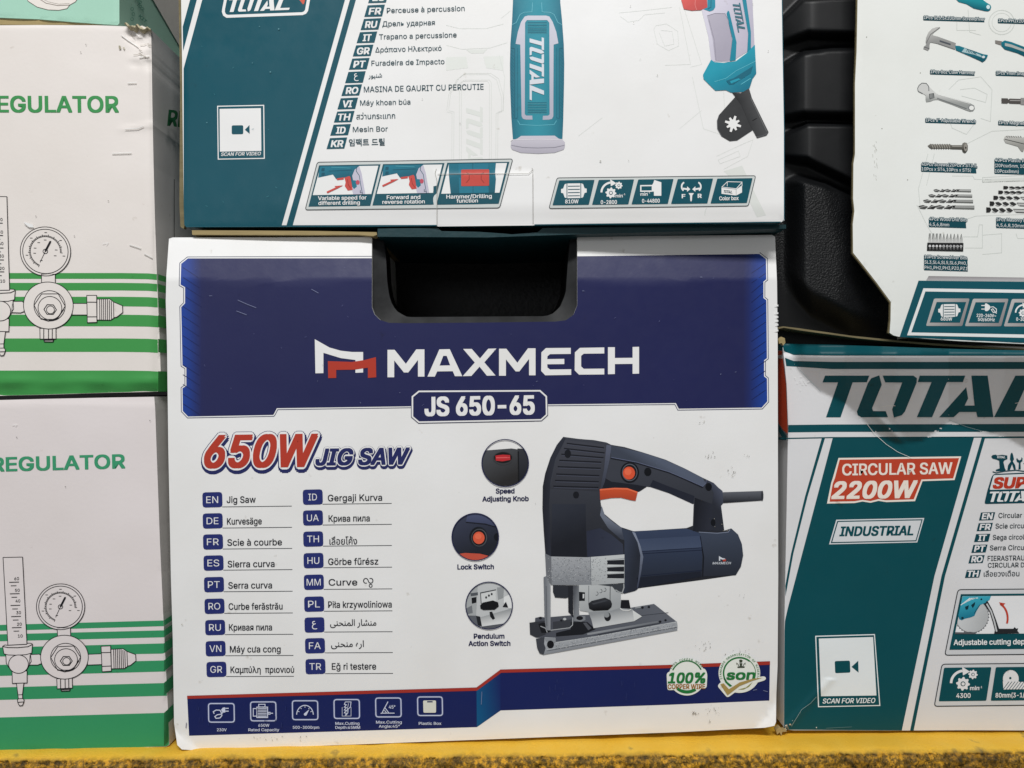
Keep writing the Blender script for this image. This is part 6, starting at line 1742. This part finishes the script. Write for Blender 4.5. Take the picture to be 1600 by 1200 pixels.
        a.poly(y((u0, yc - hh * .4), (1800, yc - hh * .2), (1800, yc + hh * 1.3), (u0 + 30, yc + hh * .9)), col('b1b2b0'), 3); a.line(y((u0, yc - hh * .3), (1800, yc)), .9, col('2a2a2a'), 4); a.line(y((u0 + 40, yc + hh * .9), (1800, yc + hh * 1.3)), .9, col('2a2a2a'), 4)
    a.build('masonry_bits_picture', BOARD_K, t)
    a = Art(sf)
    for i in range(10):
        x0 = 270 + i * 48.5
        tip = (x0 + 8, x0 + 32) if i < 4 else (x0 + 17, x0 + 24)
        a.poly(y((tip[0], 930 + i), (tip[1], 930 + i), (x0 + 40, 1010), (x0 + 42, 1062), (x0, 1062), (x0 + 2, 1010)), grad('8d8f8d', 'bdbebc', y(x0, 940), y(x0, 1062)), 3); a.line(y((x0 + 4, 1010), (x0 + 20, 940)), .6, col('5d5f5d'), 4)
    a.poly(y((254, 1060), (756, 1066), (752, 1182), (248, 1172)), col('232425'), 4)
    for i in range(10):
        cx, cy = y(288 + i * 48, 1108 + i * .4)
        if i < 4: a.ell(cx, cy, 1.9, 1.9, LW, 5, 12); a.line([(cx - 1.2, cy), (cx + 1.2, cy)], .6, col('232425'), 6)
        else: a.ring(cx, cy, 1.6, 1.6, .6, LW, 5, 12); a.line([(cx - .8, cy), (cx + .8, cy)], .5, LW, 5)
        a.line(y((276 + i * 48, 1146), (300 + i * 48, 1147)), .6, col('a9aaa9'), 5)
    a.build('driver_bits_picture', BOARD_K, t)
    # lower rating panel
    a = Art(sf)
    z = Zm(1200, 260, .25)
    a.poly(z((1004, 685), (1920, 700), (1920, 722), (988, 712)), grad('8d8a8c', 'b0aeb0', z(1000, 690), z(1000, 715)), 1)
    a.poly(z((940, 714), (1920, 724), (1920, 1118), (822, 1066)), TK, 2)
    fo = z((970, 762), (1920, 776), (1920, 1078), (868, 1056)); fi = z((982, 782), (1920, 796), (1920, 1056), (894, 1037))
    a.poly(fo, LW, 3); a.poly(fi, TK, 4)
    for i in range(4):
        dx, dy = i * 243, i * 1.5
        o = rpoly(z((1036 + dx, 826 + dy), (1258 + dx, 826 + dy), (1212 + dx, 998 + dy), (985 + dx, 997 + dy)), 2.4)
        a.poly(o, grad('b5b3b2', '837f80', o[0], o[12]), 5)
        a.poly(z((1052 + dx, 848 + dy), (1236 + dx, 848 + dy), (1196 + dx, 977 + dy), (1008 + dx, 976 + dy)), TK, 6)
    icon_motor(a, *z(1130, 901), 16, LW, 7, TK)
    a.text('680W', *z(1112, 964), 5.2, LW, 17.5, 7, .03, al='c')
    a.poly(rpoly(z((1352, 858), (1362, 856), (1385, 872), (1386, 888), (1370, 905), (1352, 905)), 2), LW, 7); a.line(z((1330, 870), (1352, 870)), 1.4, LW, 7); a.line(z((1330, 892), (1352, 892)), 1.4, LW, 7)
    a.line(z((1386, 880), (1405, 878), (1424, 892), (1424, 910), (1405, 914), (1392, 896), (1402, 890), (1412, 905), (1425, 920)), 1.2, LW, 7)
    a.text('220-240V~', *z(1361, 942), 4.8, LW, 30, 7, .03, al='c'); a.text('50/60Hz', *z(1361, 967), 4.8, LW, 26, 7, .03, al='c')
    icon_gears(a, *z(1592, 905), 12, LW, 7, TK); a.text('0-3000', *z(1548, 965), 5, LW, None, 7, .03, ref=('0-30', 12.5))
    a.build('rating_panel', BOARD_K, t, 'dark teal panel with framed rating symbols')
    return sf
SK_ = build_set()

# ------------------------------------------------------------------ black moulded case between the cartons
def build_case():
    o0 = Vector((0, -D, 0))
    t = thing('moulded_tool_case', 'black moulded plastic case with stepped ribs and a pebbled lower corner', 'tool case', tuple(o0 + ray(1300, 515) * (D + .06)))
    b = Vector(t['base'])
    m, tr, p = node_mat('black_moulded_plastic')
    N, L = tr.nodes.new, tr.links.new
    tc = N('ShaderNodeTexCoord')
    v1 = N('ShaderNodeTexNoise'); v1.inputs['Scale'].default_value = 900; v1.inputs['Detail'].default_value = 2
    v2 = N('ShaderNodeTexNoise'); v2.inputs['Scale'].default_value = 40; v2.inputs['Detail'].default_value = 5
    L(tc.outputs['Object'], v1.inputs['Vector']); L(tc.outputs['Object'], v2.inputs['Vector'])
    at = N('ShaderNodeAttribute'); at.attribute_name = 'ink'
    bp = N('ShaderNodeBump'); bp.inputs['Distance'].default_value = .0007
    L(at.outputs['Fac'], bp.inputs['Strength']); L(v1.outputs[0], bp.inputs['Height']); L(bp.outputs[0], p.inputs['Normal'])
    rr = N('ShaderNodeMapRange'); rr.inputs[3].default_value = .34; rr.inputs[4].default_value = .6
    L(v2.outputs[0], rr.inputs[0]); L(rr.outputs[0], p.inputs['Roughness'])
    cr = N('ShaderNodeValToRGB'); cr.color_ramp.elements[0].color = (.0025, .003, .0036, 1); cr.color_ramp.elements[1].color = (.008, .0085, .0098, 1)
    L(v2.outputs[0], cr.inputs[0]); L(cr.outputs[0], p.inputs['Base Color'])
    p.inputs['Specular IOR Level'].default_value = .3
    def edge(x, pts):
        if x <= pts[0][0]: return pts[0][1]
        for (a, b_), (c_, d_) in zip(pts, pts[1:]):
            if x <= c_: return b_ + (d_ - b_) * (x - a) / (c_ - a)
        return pts[-1][1]
    blocks = [([(1210, 38), (1255, -5), (1420, -12)], [(1210, 66), (1262, 48), (1345, 50)], 1266, 0),
              ([(1210, 108), (1226, 97), (1257, 79), (1300, 73), (1345, 72)], [(1210, 182), (1255, 174), (1345, 176)], 1256, 0),
              ([(1210, 216), (1228, 207), (1262, 190), (1345, 192)], [(1210, 240), (1262, 246), (1345, 285)], 1262, 0),
              ([(1210, 287), (1228, 279), (1245, 274), (1290, 285), (1345, 310)], [(1210, 412), (1240, 424), (1268, 452), (1330, 482), (1400, 492)], 1240, 1)]
    def h(x, y):
        """mm towards the viewer"""
        r, tex = 0, .03
        for top, bot, xl, k in blocks:
            yt, yb = edge(x, top), edge(x, bot)
            q = sm(yt - 1.5, yt + (7 if not k else 10), y) * sm(yb + (16 if not k else 46), yb - 2, y)
            l = (.5 * sm(1190, xl + 14, x) + .5 * max(0, min(1, (x - 1200) / (xl + 3 - 1200))))
            if k: l = sm(1222, 1262, x) * (1 - .75 * sm(1306, 1395, x + max(0, 395 - y) * .25))
            r = max(r, q * l * (15 if not k else 22))
            if k and q > .05: tex = .12 + .85 * q
        return r, tex
    x0, x1, y0, y1, st = 1196, 1420, -90, 540, 3
    nx, ny = int((x1 - x0) / st), int((y1 - y0) / st)
    V, K = [], []
    for j in range(ny + 1):
        for i in range(nx + 1):
            x, y = x0 + i * st, y0 + j * st
            hh, tx = h(x, y)
            V.append(o0 + ray(x, y) * (D + .040 - hh * .001) - b); K.append(tx)
    F = [(j * (nx + 1) + i, (j + 1) * (nx + 1) + i, (j + 1) * (nx + 1) + i + 1, j * (nx + 1) + i + 1) for j in range(ny) for i in range(nx)]
    me = bpy.data.meshes.new('case_shell')
    # the shell has sides: a skirt straight back
    nv = len(V)
    rim = [i for i in range(nx + 1)] + [j * (nx + 1) + nx for j in range(1, ny + 1)] + [ny * (nx + 1) + i for i in range(nx - 1, -1, -1)] + [j * (nx + 1) for j in range(ny - 1, 0, -1)]
    for i in rim: V.append(V[i] + Vector((0, .12, 0))); K.append(.1)
    n_ = len(rim)
    F += [(rim[i], rim[(i + 1) % n_], nv + (i + 1) % n_, nv + i) for i in range(n_)]
    me.from_pydata(V, [], F)
    ca = me.color_attributes.new('ink', 'FLOAT_COLOR', 'POINT')
    ca.data.foreach_set('color', [c for q in K for c in (q, q, q, 1)])
    me.polygons.foreach_set('use_smooth', [True] * len(F))
    me.materials.append(m)
    link('case_shell', me, t)
build_case()
